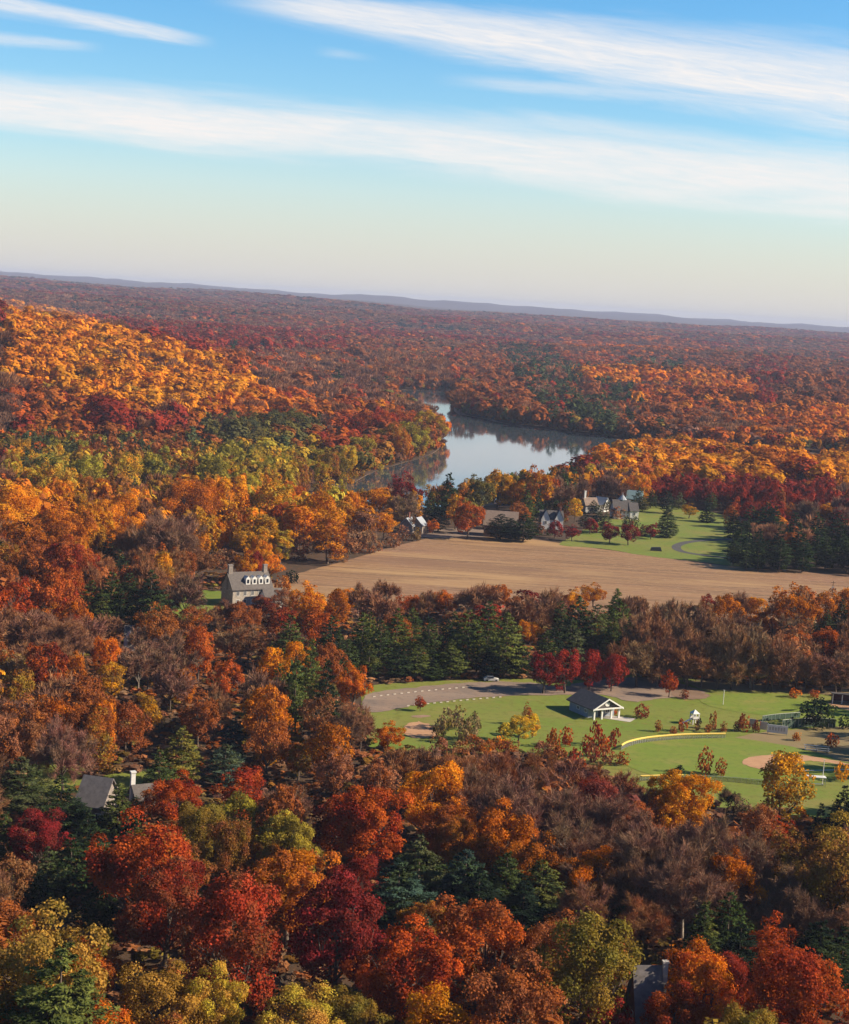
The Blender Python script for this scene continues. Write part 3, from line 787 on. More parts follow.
for cx, yt, w, c, c2 in [(120, 487, 54, 'gold', 'orange'), (60, 500, 62, 'orange', 'rust'), (15, 482, 64, 'orange', 'gold'), (95, 500, 44, 'orange', 'gold'), (193, 477, 58, 'rust', 'orange'), (232, 475, 48, 'orange', 'gold'), (277, 478, 44, 'gold', 'ygreen'),
                         (322, 488, 48, 'gold', 'orange'), (258, 508, 40, 'gold', 'ogold'), (300, 505, 40, 'orange', 'gold'), (344, 500, 26, 'gold', 'ogold'), (378, 488, 28, 'gold', ''), (385, 508, 26, 'gold', 'orange'), (365, 508, 30, 'russet', 'bare'), (245, 530, 26, 'gold', 'ogold'), (282, 530, 28, 'gold', 'ygreen'),
                         (330, 515, 40, 'gold', 'rust'), (30, 510, 50, 'rust', 'orange')]:
    tr('o' if w > 40 else 't', cx, yt, w, c, c2, 1.25)
for cx, yt, w in [(300, 535, 28), (325, 540, 24), (350, 528, 28), (370, 530, 26), (392, 532, 18), (218, 550, 22), (230, 548, 20), (340, 545, 20)]: tr('h', cx, yt, w, 'russet', 'bare', .9)
for cx, yt, w, c in [(283, 575, 16, 'rust'), (292, 570, 14, 'dpine'), (360, 588, 14, 'olive')]: tr('h', cx, yt, w, c, '', 1.0)
# river point
for cx, yt, w, c, c2, k in [(427, 409, 27, 'ygreen', 'gold', 'o'), (403, 406, 32, 'redor', 'rust', 'm'), (415, 418, 30, 'ygreen', 'ogold', 'o'), (434, 416, 18, 'gold', 'ogold', 't'), (395, 420, 30, 'ogold', 'rust', 'o'), (357, 436, 26, 'ygreen', 'olive', 't'), (332, 440, 22, 'ygreen', 'gold', 't'),
                            (312, 445, 22, 'ygreen', 'olive', 't'), (375, 432, 24, 'rust', 'red', 'o'), (368, 409, 34, 'red', 'rust', 'm'), (388, 410, 30, 'red', 'redor', 'm'), (60, 456, 38, 'ygreen', 'gold', 'o'), (88, 452, 36, 'ygreen', 'olive', 'o'), (128, 450, 36, 'ygreen', 'gold', 'o'), (152, 451, 34, 'ygreen', 'lpine', 'o'),
                            (165, 455, 30, 'olive', 'grgreen', 'o'), (215, 455, 34, 'ygreen', 'olive', 'o'), (190, 450, 28, 'olive', 'rust', 'o'), (50, 452, 28, 'lpine', 'pine', 'o'), (275, 408, 30, 'olive', 'grgreen', 'o'), (295, 408, 34, 'olive', 'grgreen', 'o'), (250, 416, 30, 'olive', 'grgreen', 'o')]:
    tr(k, cx, yt, w, c, c2, 1.25)
tr('m', 408, 470, 34, 'maroon', 'crimson', 1.3, 'maroon maple at the near river bank', 'maroon maple at the near river bank')
tr('b', 405, 490, 36, 'bare', 'tan', 1.1)
tr('p', 450, 472, 26, 'dpine', 'pine', 2.0, 'tall dark pine standing out against the river', 'tall dark pine against the river')
tr('p', 440, 500, 20, 'dpine', '', 1.6)
tr('t', 466, 478, 20, 'ogold', 'gold', 1.6); tr('o', 482, 474, 30, 'olive', 'grgreen', 1.3); tr('o', 500, 469, 34, 'gold', 'ogold', 1.2)
tr('m', 470, 498, 34, 'redor', 'rust', 1.1, 'orange red maple in the yard at the far field edge', 'orange red maple at the far field edge')
tr('m', 434, 519, 13, 'redor', 'orange', 1.2); tr('t', 447, 510, 11, 'gold', 'orange', 1.6)
tr('o', 515, 478, 30, 'orange', 'gold', 1.1); tr('m', 541, 465, 38, 'redor', 'gold', 1.4, 'orange red maple with golden right edge beside the river', 'orange red maple beside the river')
tr('p', 528, 490, 24, 'pine', 'lpine', 1.6); tr('p', 502, 514, 30, 'dpine', '', .9); tr('p', 525, 512, 30, 'dpine', 'pine', 1.0); tr('p', 512, 518, 26, 'dpine', '', .9)
tr('p', 549, 495, 18, 'pine', '', 1.2); tr('b', 562, 475, 36, 'bare', 'purple', 1.2); tr('o', 520, 500, 26, 'rust', 'russet', 1.2)
tr('t', 592, 462, 17, 'ygreen', 'gold', 2.0, 'tall yellow green poplar behind the white houses', ''); tr('t', 576, 498, 16, 'gold', 'yellow', 1.6, 'yellow poplar on the lawn edge left of the white mansion', 'yellow poplar left of the mansion')
tr('o', 562, 500, 20, 'dpine', 'russet', 1.3)
for i, (cx, yt, w, c) in enumerate([(556, 521, 14, 'crimson'), (573, 525, 13, 'maroon'), (591, 519, 12, 'crimson'), (611, 523, 16, 'crimson'), (630, 522, 18, 'maroon'), (652, 523, 13, 'crimson'), (643, 525, 9, 'dpine')]):
    tr('m' if c != 'dpine' else 's', cx, yt - 1, w * 1.25, c, 'maroon' if c == 'crimson' else 'crimson', 1.1, ['leftmost round maroon tree in the lawn row', 'second maroon tree from the left in the lawn row', 'slim maroon tree third in the lawn row', 'maroon tree in the lawn row just right of the slim one', 'darkest widest maroon tree of the lawn row', 'maroon tree at the right end of the lawn row', 'tiny dark spruce in the maroon lawn row'][i], 'maroon lawn row' if i == 3 else '')
tr('p', 599, 505, 18, 'dpine', 'grgreen', 1.6); tr('p', 607, 512, 14, 'grgreen', '', 1.5); tr('h', 617, 506, 16, 'russet', 'brown', .8, 'rounded brown shrub in front of the white mansion', ''); tr('h', 628, 516, 12, 'grgreen', '', .9)
tr('s', 669, 505, 22, 'pine', 'grgreen', 1.5, 'dark spruce alone in the middle of the house lawn', 'dark spruce on the house lawn')
tr('p', 640, 487, 15, 'grgreen', 'pine', 1.6); tr('p', 652, 488, 13, 'pine', '', 1.6); tr('p', 668, 490, 16, 'dpine', '', 1.5); tr('p', 680, 492, 12, 'grgreen', '', 1.5)
tr('s', 708, 504, 17, 'dpine', '', 1.1, 'low dark spruce on the lawn left of the dark evergreen wall', ''); tr('t', 690, 503, 16, 'ogold', 'gold', 1.0); tr('m', 701, 485, 14, 'crimson', 'maroon', 1.4); tr('p', 712, 492, 14, 'pine', '', 1.4)
# dark evergreen wall at the right
for cx, yt, w, c in [(735, 510, 20, 'pine'), (752, 505, 24, 'pine'), (768, 502, 26, 'dpine'), (776, 506, 26, 'dpine'), (796, 512, 26, 'dpine'), (818, 512, 26, 'dpine'), (840, 512, 26, 'pine'), (742, 526, 24, 'dpine'), (760, 528, 26, 'dpine'), (780, 528, 26, 'dpine'),
                     (800, 528, 26, 'dpine'), (820, 526, 26, 'dpine'), (842, 526, 26, 'dpine'), (858, 520, 26, 'dpine'), (760, 540, 20, 'dpine'), (782, 538, 22, 'dpine'), (805, 538, 22, 'dpine'), (828, 536, 22, 'dpine'), (850, 538, 22, 'dpine'), (735, 540, 16, 'dpine'), (748, 542, 18, 'dpine')]:
    tr('p', cx, yt, w, c, 'pine' if c == 'dpine' else 'dpine', 1.6)
tr('o', 732, 505, 15, 'rust', 'russet', 1.6); tr('m', 792, 502, 18, 'orange', 'salmon', 1.2); tr('m', 828, 503, 22, 'orange', 'gold', 1.1); tr('b', 810, 497, 28, 'tan', 'purple', 1.2)
for cx, yt in [(728, 493), (738, 496), (750, 496), (760, 497), (735, 500)]: tr('t', cx, yt, 9, 'redor', 'red', 2.0)
# park trees
tr('m', 421, 696, 12, 'redor', 'red', 1.4, 'small orange red maple on the near edge of the car park', 'small orange red maple on the car park edge')
tr('m', 390, 720, 30, 'orange', 'redor', 1.0, 'orange maple left of the dirt oval', 'orange maple left of the dirt oval')
for cx, yt, w in [(448, 708, 16), (458, 704, 17), (472, 712, 20), (440, 716, 16), (465, 718, 18)]: tr('h', cx, yt, w, 'tan', 'olive', 1.5)
tr('t', 505, 722, 18, 'ygreen', 'yellow', 1.3); tr('t', 520, 716, 22, 'yellow', 'ygreen', 1.3, 'yellow feathery poplar on the near park edge', 'yellow feathery poplar on the park edge'); tr('t', 534, 714, 18, 'yellow', 'gold', 1.4)
tr('c', 528, 703, 12, 'rust', 'russet', 2.0); tr('h', 497, 735, 16, 'orange', 'rust', 1.0); tr('h', 475, 735, 22, 'salmon', 'rust', .9); tr('h', 460, 740, 20, 'salmon', 'rust', .9)
for cx, yt, w, c in [(555, 727, 14, 'rust'), (567, 727, 14, 'redor'), (578, 748, 18, 'red'), (588, 734, 15, 'redor'), (600, 722, 17, 'red'), (613, 728, 14, 'red'), (596, 740, 16, 'salmon'), (604, 738, 14, 'redor')]: tr('y', cx, yt, w, c, 'red' if c != 'rust' else 'redor', 1.5)
tr('y', 615, 704, 8, 'redor', '', 1.4, 'small orange tree on the pavilion apron', ''); tr('h', 643, 703, 16, 'maroon', 'russet', .95, 'dark russet bush right of the pavilion apron', 'dark russet bush right of the pavilion')
tr('h', 685, 690, 10, 'maroon', 'russet', 1.0, 'small maroon bush beside the lone red maple', '')
for cx, yt, w, c, hr in [(659, 721, 9, 'russet', 1.4), (674, 727, 8, 'red', 1.1), (684, 719, 12, 'rust', 1.2), (698, 718, 7, 'dpine', 2.0), (708, 723, 9, 'rust', 1.2), (714, 711, 9, 'russet', 2.2), (724, 721, 8, 'russet', 1.5), (738, 722, 8, 'dpine', 1.4), (745, 714, 12, 'rust', 1.6), (757, 720, 8, 'maroon', 1.7)]:
    tr('y', cx, yt, w, c, 'russet', hr)
tr('y', 797, 733, 8, 'rust', '', 1.2); tr('h', 833, 734, 16, 'redor', 'red', .9, 'orange red bush on tan grass above the infield', ''); tr('h', 796, 688, 14, 'redor', 'orange', .8, 'orange red bush on the rough bank of the far ball field', ''); tr('h', 815, 690, 14, 'rust', 'redor', .6)
tr('h', 818, 697, 40, 'dpine', 'pine', .78, 'big dark green bush beside the far ball field', 'big dark bush by the far ball field'); tr('h', 846, 714, 14, 'dpine', 'pine', 1.1)
tr('y', 707, 746, 17, 'russet', 'rust', 1.75, 'tall russet young tree in the near outfield', 'russet young tree in the near outfield'); tr('y', 722, 758, 12, 'rust', 'russet', 1.6, 'short russet young tree right of the taller one in the outfield', '')
tr('h', 678, 764, 12, 'dpine', '', 1.0, 'small dark bush left of the russet young trees', ''); tr('h', 843, 762, 18, 'gold', 'orange', 1.1, 'golden bush at the right edge beside the foul line', '')
tr('h', 735, 795, 20, 'dpine', 'bare', 1.2); tr('h', 745, 800, 20, 'bare', 'grgreen', 1.1); tr('b', 730, 788, 22, 'grgreen', 'bare', 1.2)

# trees along the river point's shore
for i, x in enumerate(range(322, 446, 9)):
    ys = float(np.interp(x, [300, 345, 372, 400, 425, 441, 446], [498, 487, 473, 464, 457, 448, 440]))
    tr(['o', 't', 'o'][i % 3], x, ys - 34 - (i * 5) % 9, 19 + (i * 3) % 6, ['ygreen', 'ogold', 'olive', 'ygreen', 'rust'][i % 5], ['gold', 'rust', 'ogold'][i % 3], 1.55)
# in front of the cottage and the stone house
for cx, yt, w, c in [(138, 627, 26, 'bare'), (153, 636, 30, 'bare'), (172, 628, 34, 'bare'), (128, 646, 24, 'brown'), (118, 644, 20, 'bare'), (226, 598, 26, 'russet'), (212, 606, 22, 'brown')]: tr('b', cx, yt, w, c, 'purple', 1.3)
tr('o', 240, 600, 30, 'russet', 'rust', 1.0); tr('m', 263, 594, 24, 'maroon', 'russet', 1.1); tr('o', 284, 588, 24, 'russet', 'salmon', 1.0); tr('o', 252, 606, 26, 'rust', 'russet', 1.0)
for cx, yt, w, c, c2 in [(72, 836, 48, 'dpine', 'pine'), (104, 846, 40, 'dpine', 'pine'), (48, 846, 42, 'grgreen', 'pine'), (88, 812, 36, 'dpine', 'pine'), (128, 815, 30, 'dpine', 'pine'), (40, 870, 40, 'dpine', ''), (100, 880, 44, 'dpine', 'pine')]: tr('p', cx, yt, w, c, c2, 1.4)
tr('o', 14, 858, 46, 'russet', 'brown', 1.1)

for i, x in enumerate(range(318, 446, 6)):      # low growth down to the water's edge
    ys = float(np.interp(x, [300, 345, 372, 400, 425, 441, 446], [498, 487, 473, 464, 457, 448, 440]))
    tr('h', x, ys - 13 - (i * 3) % 5, 13 + (i * 5) % 5, ['olive', 'ogold', 'ygreen', 'russet'][i % 4], ['rust', 'ogold', 'gold'][i % 3], .9)
# warmer crowns mixed into the leafless wood
for k, cx, yt, w, c, c2 in [('o', 498, 822, 44, 'rust', 'russet'), ('o', 556, 790, 40, 'russet', 'rust'), ('o', 470, 795, 40, 'rust', 'orange'), ('m', 626, 806, 42, 'redbare', 'rust'), ('o', 575, 835, 40, 'russet', 'rust'), ('o', 720, 832, 40, 'russet', 'rust'), ('o', 668, 800, 36, 'rust', 'gold'), ('t', 510, 810, 30, 'orange', 'ogold'), ('o', 545, 810, 40, 'rust', 'orange'), ('o', 760, 812, 36, 'salmon', 'rust'), ('o', 795, 838, 40, 'russet', 'ogold'), ('o', 615, 862, 46, 'russet', 'brown')]: tr(k, cx, yt - 11, w + 4, c, c2, 1.3)
for k, cx, yt, w, c, c2 in [('h', 404, 524, 14, 'russet', 'bare'), ('h', 416, 527, 12, 'bare', 'olive'), ('t', 396, 512, 14, 'gold', 'ogold'), ('b', 412, 512, 18, 'bare', 'tan'), ('b', 424, 514, 14, 'bare', 'purple'), ('t', 487, 512, 14, 'rust', 'orange'), ('h', 540, 522, 12, 'dpine', 'russet'), ('t', 562, 512, 12, 'ogold', 'olive'), ('h', 550, 524, 10, 'grgreen', ''), ('p', 594, 500, 12, 'grgreen', 'dpine'), ('t', 608, 500, 12, 'olive', 'grgreen'), ('h', 636, 516, 10, 'grgreen', ''), ('p', 644, 495, 14, 'grgreen', 'olive'), ('p', 585, 512, 14, 'dpine', ''), ('t', 584, 500, 10, 'gold', 'ogold')]: tr(k, cx, yt, w, c, c2, 1.2)

for cx, yt, w, c in [(470, 750, 58, 'brown'), (500, 746, 56, 'purple'), (535, 750, 56, 'brown'), (568, 752, 52, 'purple'), (598, 760, 46, 'brown'), (625, 772, 44, 'purple'), (450, 748, 40, 'brown'), (420, 742, 40, 'bare'), (400, 748, 44, 'brown'), (650, 786, 40, 'bare')]: tr('b', cx, yt, w, c, 'russet', 1.3)
for cx, yt, w, c in [(440, 738, 22, 'salmon'), (486, 740, 20, 'orange'), (510, 740, 20, 'rust'), (545, 742, 20, 'salmon'), (560, 746, 18, 'rust'), (622, 752, 16, 'rust'), (608, 750, 18, 'salmon')]: tr('h', cx, yt, w, c, 'russet', .9)

tr('m', 660, 990, 40, 'red', 'crimson', 1.1)
for k, cx, yt, w, c, c2 in [('o', 20, 668, 40, 'ogold', 'rust'), ('o', 60, 690, 44, 'rust', 'orange'), ('o', 128, 700, 40, 'russet', 'rust'), ('o', 30, 720, 38, 'russet', 'salmon'), ('o', 200, 690, 40, 'russet', 'rust'), ('o', 185, 668, 30, 'rust', 'orange'), ('o', 320, 690, 40, 'russet', 'brown'), ('o', 270, 720, 42, 'russet', 'rust'),
                            ('t', 300, 745, 30, 'ogold', 'rust'), ('o', 335, 745, 40, 'salmon', 'russet'), ('o', 380, 760, 40, 'salmon', 'rust'), ('o', 228, 655, 34, 'rust', 'redor'), ('t', 268, 745, 22, 'gold', 'ogold'), ('o', 10, 650, 36, 'tan', 'ogold'), ('o', 330, 640, 34, 'russet', 'rust')]: tr(k, cx, yt, w, c, c2, 1.3)

tr('m', 648, 983, 40, 'red', 'redor', 1.1); tr('o', 152, 790, 30, 'russet', 'rust', 1.0); tr('p', 80, 800, 26, 'dpine', 'pine', 1.3); tr('p', 136, 797, 26, 'pine', 'lpine', 1.2)

# ------------------------------------------------------------------ where nothing tall may stand
W_FIELD, W_RIVER, W_LAWN, W_PARK = [np.array(px_poly(p)) for p in (FIELD, RIVER, LAWN, PARK)]
W_RIVER = np.array([p + sg * nrm * 1.5 for p, nrm in bank])
BASE_OPEN = [W_FIELD, W_RIVER, W_LAWN, W_PARK] + [np.array(px_poly(p)) for p in (
    [(172, 598), (190, 592), (226, 592), (276, 606), (270, 620), (176, 622)], [(25, 766), (40, 757), (75, 757), (85, 770), (75, 795), (30, 795)],
    [(80, 785), (100, 778), (165, 772), (168, 800), (140, 822), (80, 822)])]
VIS_OPEN = [  # seen uncovered in the photograph (pixels)
    [(283, 596), (300, 575), (345, 562), (400, 545), (440, 537), (560, 545), (660, 558), (849, 575), (849, 582), (775, 582), (752, 592), (712, 590), (690, 600), (650, 598), (605, 582), (570, 586), (520, 588), (480, 578), (430, 586), (380, 578), (330, 586)],
    [(343, 488), (372, 473), (400, 465), (442, 449), (444, 438), (440, 405), (400, 396), (455, 396), (453, 412), (500, 424), (605, 440), (560, 464), (510, 470), (455, 476), (430, 486), (385, 488)],
    [(372, 690), (400, 684), (540, 686), (640, 678), (720, 690), (849, 694), (849, 790), (700, 795), (690, 770), (650, 765), (610, 745), (540, 715), (450, 738), (400, 740), (375, 715)],
    [(590, 545), (600, 510), (690, 508), (725, 520), (730, 560), (660, 556)],
    [(28, 756), (75, 756), (76, 774), (45, 776)], [(176, 594), (222, 592), (222, 606), (180, 614)],
    [(218, 566), (275, 566), (275, 602), (222, 606)], [(84, 780), (140, 778), (140, 800), (84, 808)], [(632, 950), (660, 950), (658, 985), (640, 985)],
    [(400, 508), (424, 508), (424, 530), (400, 530)], [(484, 500), (516, 500), (516, 520), (484, 520)], [(536, 500), (562, 500), (562, 524), (536, 524)], [(584, 486), (642, 486), (642, 520), (584, 520)],
    [(122, 620), (160, 620), (160, 644), (122, 644)]]

# ------------------------------------------------------------------ colour zones of the woods (pixels of the tree top), first match wins
Z = [
    ([(0, 296), (60, 306), (140, 330), (215, 350), (262, 375), (262, 392), (200, 392), (130, 398), (60, 382), (0, 372)],
     [('m', 'orange', 'gold', 4.5), ('o', 'gold', 'orange', 3.5), ('o', 'rust', 'orange', 1.2), ('o', 'ogold', 'gold', .5), ('b', 'brown', 'russet', .5)]),
    ([(0, 370), (60, 380), (130, 396), (262, 388), (330, 398), (400, 400), (330, 412), (210, 408), (130, 426), (0, 424)],
     [('m', 'redor', 'rust', 3), ('o', 'rust', 'orange', 3), ('o', 'orange', 'gold', 1.4), ('m', 'red', 'maroon', 1.5), ('b', 'brown', 'russet', 1.6), ('b', 'purple', 'bare', .8)]),
    ([(200, 418), (235, 406), (312, 404), (325, 420), (300, 432), (210, 440)], [('o', 'olive', 'grgreen', 6), ('p', 'grgreen', 'olive', 3), ('o', 'rust', 'olive', 1.5), ('m', 'red', 'maroon', .5)]),
    ([(0, 424), (130, 426), (210, 410), (210, 446), (110, 440), (0, 442)], [('p', 'pine', 'grgreen', 3.4), ('o', 'olive', 'ygreen', 1.6), ('o', 'rust', 'russet', 2.5), ('m', 'red', 'crimson', .5), ('o', 'ogold', 'olive', 1.4)]),
    ([(320, 398), (400, 396), (446, 404), (440, 436), (380, 440), (320, 436)], [('m', 'red', 'rust', 4), ('o', 'rust', 'russet', 2.5), ('b', 'purple', 'bare', 2), ('m', 'redor', 'orange', 1.5), ('p', 'pine', '', .4)]),
    ([(320, 434), (446, 430), (446, 462), (345, 490), (300, 490)], [('o', 'ygreen', 'ogold', 3), ('o', 'ogold', 'rust', 3), ('o', 'rust', 'russet', 2), ('t', 'gold', 'ygreen', 1)]),
    ([(0, 440), (110, 438), (210, 434), (325, 430), (325, 476), (200, 476), (0, 474)], [('o', 'ygreen', 'gold', 4.2), ('o', 'ygreen', 'olive', 2.2), ('o', 'rust', 'ogold', 1.6), ('p', 'pine', 'grgreen', .9), ('o', 'ogold', 'gold', 2.2)]),
    ([(0, 470), (200, 472), (340, 480), (430, 480), (400, 540), (300, 560), (220, 540), (0, 535)], [('o', 'rust', 'orange', 3.2), ('o', 'orange', 'gold', 3), ('t', 'gold', 'ogold', 2.2), ('b', 'brown', 'russet', 2), ('m', 'redor', 'rust', 1), ('o', 'ogold', 'rust', 1)]),
    ([(0, 533), (220, 540), (230, 600), (100, 605), (0, 600)], [('o', 'rust', 'russet', 3), ('m', 'red', 'rust', 2.2), ('b', 'brown', 'russet', 2.6), ('b', 'bare', 'purple', 1.5), ('o', 'salmon', 'rust', .8)]),
    ([(400, 465), (600, 462), (600, 540), (400, 540)], [('o', 'rust', 'orange', 2), ('b', 'bare', 'purple', 2), ('p', 'pine', 'dpine', 1.5), ('o', 'olive', 'grgreen', 1.5), ('t', 'gold', 'ogold', 1)]),
    ([(590, 440), (640, 428), (849, 425), (900, 425), (900, 462), (740, 468), (590, 472)], [('o', 'gold', 'orange', 3.8), ('m', 'orange', 'gold', 3), ('o', 'rust', 'orange', 2), ('m', 'redor', 'red', 1.8), ('o', 'ogold', 'gold', .8)]),
    ([(590, 465), (900, 455), (900, 515), (720, 515), (640, 492), (590, 496)], [('m', 'red', 'maroon', 2.5), ('b', 'purple', 'bare', 2.5), ('o', 'rust', 'russet', 2.6), ('m', 'maroon', 'crimson', 1.5), ('o', 'orange', 'gold', 1), ('p', 'pine', 'grgreen', .9)]),
    ([(275, 595), (620, 592), (620, 690), (275, 690)], [('p', 'pine', 'lpine', 5), ('p', 'dpine', 'pine', 2), ('b', 'purple', 'bare', 1.5), ('o', 'rust', 'russet', .6)]),
    ([(620, 592), (900, 592), (900, 700), (620, 690)], [('b', 'bare', 'brown', 4), ('b', 'brown', 'tan', 3), ('b', 'purple', 'bare', 2), ('o', 'russet', 'tan', 1.2)]),
    ([(0, 600), (275, 596), (275, 640), (375, 690), (380, 780), (290, 790), (200, 770), (0, 740)],
     [('b', 'brown', 'purple', 3.2), ('b', 'purple', 'bare', 2.6), ('b', 'bare', 'brown', 1.2), ('o', 'russet', 'rust', 2.6), ('o', 'rust', 'orange', 1.5), ('t', 'gold', 'ogold', .6), ('o', 'ogold', 'russet', 1.3)]),
    ([(370, 735), (900, 780), (900, 900), (560, 905), (380, 850)], [('b', 'purple', 'bare', 5), ('b', 'bare', 'brown', 3), ('b', 'brown', 'purple', 2), ('o', 'russet', 'rust', 1), ('o', 'salmon', 'russet', .5), ('o', 'rust', 'russet', .8)]),
    ([(0, 735), (200, 765), (300, 790), (300, 870), (0, 900)], [('p', 'pine', 'dpine', 2), ('o', 'russet', 'ogold', 2), ('m', 'red', 'maroon', 1.5), ('o', 'olive', 'ogold', 1.5), ('b', 'brown', 'purple', 1)]),
    ([(0, 860), (900, 860), (900, 1300), (0, 1300)], [('m', 'red', 'maroon', 2.5), ('o', 'rust', 'russet', 3), ('m', 'redor', 'rust', 1.6), ('o', 'ogold', 'olive', 2), ('p', 'dpine', 'pine', 1), ('m', 'maroon', 'red', 1)]),
    # across the river
    ([(455, 405), (560, 412), (650, 425), (650, 442), (590, 440), (455, 422)], [('o', 'olive', 'grgreen', 2), ('p', 'dpine', 'pine', 2), ('b', 'purple', 'bare', 2), ('o', 'russet', 'rust', 2)]),
    ([(575, 364), (620, 362), (700, 367), (755, 375), (755, 386), (690, 380), (575, 374)], [('m', 'orange', 'redor', 8), ('o', 'orange', 'gold', 2)]),
    ([(636, 383), (700, 383), (790, 396), (860, 404), (860, 416), (760, 412), (690, 402), (636, 396)], [('m', 'orange', 'gold', 5), ('o', 'rust', 'orange', 3), ('m', 'redor', 'rust', 2)]),
    ([(700, 402), (860, 415), (860, 430), (700, 428)], [('o', 'rust', 'orange', 3), ('m', 'redor', 'orange', 3), ('b', 'brown', 'purple', 2.5)]),
    ([(560, 335), (660, 334), (720, 346), (700, 356), (560, 350)], [('m', 'redor', 'orange', 4), ('o', 'rust', 'russet', 3), ('b', 'purple', 'brown', 2)]),
    ([(460, 344), (900, 350), (900, 440), (460, 432)], [('b', 'purple', 'brown', 3.2), ('b', 'brown', 'russet', 2.4), ('o', 'russet', 'rust', 2.4), ('m', 'red', 'maroon', 1.1), ('o', 'rust', 'russet', 1.6), ('p', 'pine', 'grgreen', .8), ('m', 'redor', 'rust', .5)]),
    ([(0, 345), (900, 345), (900, 440), (400, 440), (0, 420)], [('o', 'rust', 'russet', 3), ('m', 'redor', 'rust', 1.7), ('b', 'purple', 'brown', 3.4), ('b', 'brown', 'russet', 2.0), ('m', 'red', 'rust', 1.4), ('o', 'orange', 'rust', .6), ('p', 'pine', 'grgreen', .8)]),
    ([(-200, 305), (1100, 330), (1100, 347), (-200, 347)], [('b', 'purple', 'brown', 3), ('m', 'red', 'maroon', 3), ('o', 'rust', 'russet', 2), ('b', 'brown', 'purple', 1.5), ('p', 'dpine', 'pine', .7), ('m', 'redor', 'orange', .4)]),
    ([(-3000, -3000), (4000, -3000), (4000, 4000), (-3000, 4000)], [('b', 'purple', 'brown', 4), ('m', 'maroon', 'red', 2.2), ('o', 'russet', 'rust', 1.6), ('p', 'dpine', 'pine', 1.1), ('b', 'brown', 'purple', 1)]),
]


def lownoise(x, y, s, seed=0):
    x = np.asarray(x) / s + seed * 3.1; y = np.asarray(y) / s - seed * 1.7
    return (np.sin(x * 1.3 + np.sin(y * .9 + seed)) + np.sin(y * 1.7 + 1.3 * np.sin(x * .7 + 2)) + np.sin((x + y) * 1.1 + seed * 2)) / 3


trees = []     # dict: key, x, y, z, w, h, rz, c1, c2, label, lm, hand, px, py, pw, D


def add_tree(k, x, y, w, h, c1, c2, label='', lm='', hand=False):
    z = float(terrain(x, y))
    px, py, D = proj([x, y, z + h])
    trees.append(dict(k=k, x=float(x), y=float(y), z=z, w=float(w), h=float(h), c1=c1, c2=c2 or c1, label=label, lm=lm, hand=hand, px=float(px), py=float(py), pw=float(w * F / D), ph=float(h * F / D), D=float(D)))


for (k, cx, yt, w, c, c2, hr, label, lm) in T_:
    sw, sh = SHAPES[KIND[k][1]]; hr = (hr or sh / sw) * (1.12 if k in 'om' and w > 26 else 1.0)
    h = 14.0
    for _ in range(7):
        P = hit(cx, yt, h)
        if P is None: break
        D = float((P - EYE) @ fwd); Wm = w * D / F; h = .4 * h + .6 * float(np.clip(hr * Wm, 1.6, 27))
    if P is None: print('no place', k, cx, yt); continue
    add_tree(k, P[0], P[1], Wm, h, c, c2, label, lm, True)
    t = trees[-1]
    bx, by, _ = proj([t['x'], t['y'], t['z']])
    if inside([t['x']], [t['y']], W_FIELD)[0] or inside([t['x']], [t['y']], W_RIVER)[0]: print('in the open:', k, cx, yt, w, 'h=%.1f W=%.1f base py=%.0f' % (h, Wm, by))
    if Wm > 19 or h > 26: print('big:', k, cx, yt, w, 'h=%.1f W=%.1f' % (h, Wm))
n_hand = len(trees)


def scatter(D0, D1, sp, fn_sp=None, hand=None):
    """jittered rows of trees; the kind and colour come from the zone their tops fall in"""
    out = []; D = D0
    while D < D1:
        s = sp if fn_sp is None else fn_sp(D)
        half = .27 * D + 25
        x = np.arange(-half, half, s) + rng.uniform(-.5, .5) * s
        x = x + rng.uniform(-.38, .38, len(x)) * s; y = D + rng.uniform(-.45, .45, len(x)) * s
        out.append(np.stack([x, y, np.full_like(x, s)], 1)); D += s * .92
    return np.concatenate(out)


def choose(S):
    """kind, colours and size for scattered points; drops those in the open"""
    x, y, s = S.T; z = terrain(x, y)
    ok = np.ones(len(x), bool)
    for W in BASE_OPEN: ok &= ~inside(x, y, W)
    S = S[ok]; x, y, s, z = x[ok], y[ok], s[ok], z[ok]
    n = len(x)
    h0 = rng.uniform(12.0, 19.5, n); w0 = np.maximum(s * rng.uniform(.95, 1.4, n), 8.5)
    big = np.where((y > 1010) & (y < 2500), np.exp(rng.normal(size=n) * .24), 1.0); w0 = w0 * big; h0 = h0 * big ** .6
    px, py, D = proj(np.stack([x, y, z + h0], 1))
    jit = rng.normal(size=(2, n)) * np.clip(np.where(D > 1000, 4200, 9000) / D, 1.5, 22)
    zone = np.full(n, -1)
    for i, (poly, pal) in enumerate(Z):
        zone[(zone < 0) & inside(px + jit[0], py + jit[1] * .6, poly)] = i
    u = np.where(rng.random(n) < .42, rng.random(n), (lownoise(np.where(D > 1400, x * .4, x), y, np.clip(D / 22, 18, 160)) * .9 + .5) % 1.0)
    res = []
    for i in range(n):
        pal = Z[zone[i]][1]; w = np.array([p[3] for p in pal]); cw = np.cumsum(w) / w.sum()
        k, c1, c2, _ = pal[int(min(np.searchsorted(cw, u[i]), len(pal) - 1))]
        W, H = w0[i], h0[i]
        if k == 'p': W *= .72; H *= 1.12
        if k in 'tc': W *= .72; H *= 1.0
        if k == 'b': W *= 1.05; H *= 1.0
        res.append((k, x[i], y[i], z[i], W, H, c1, c2 or c1))
    return res


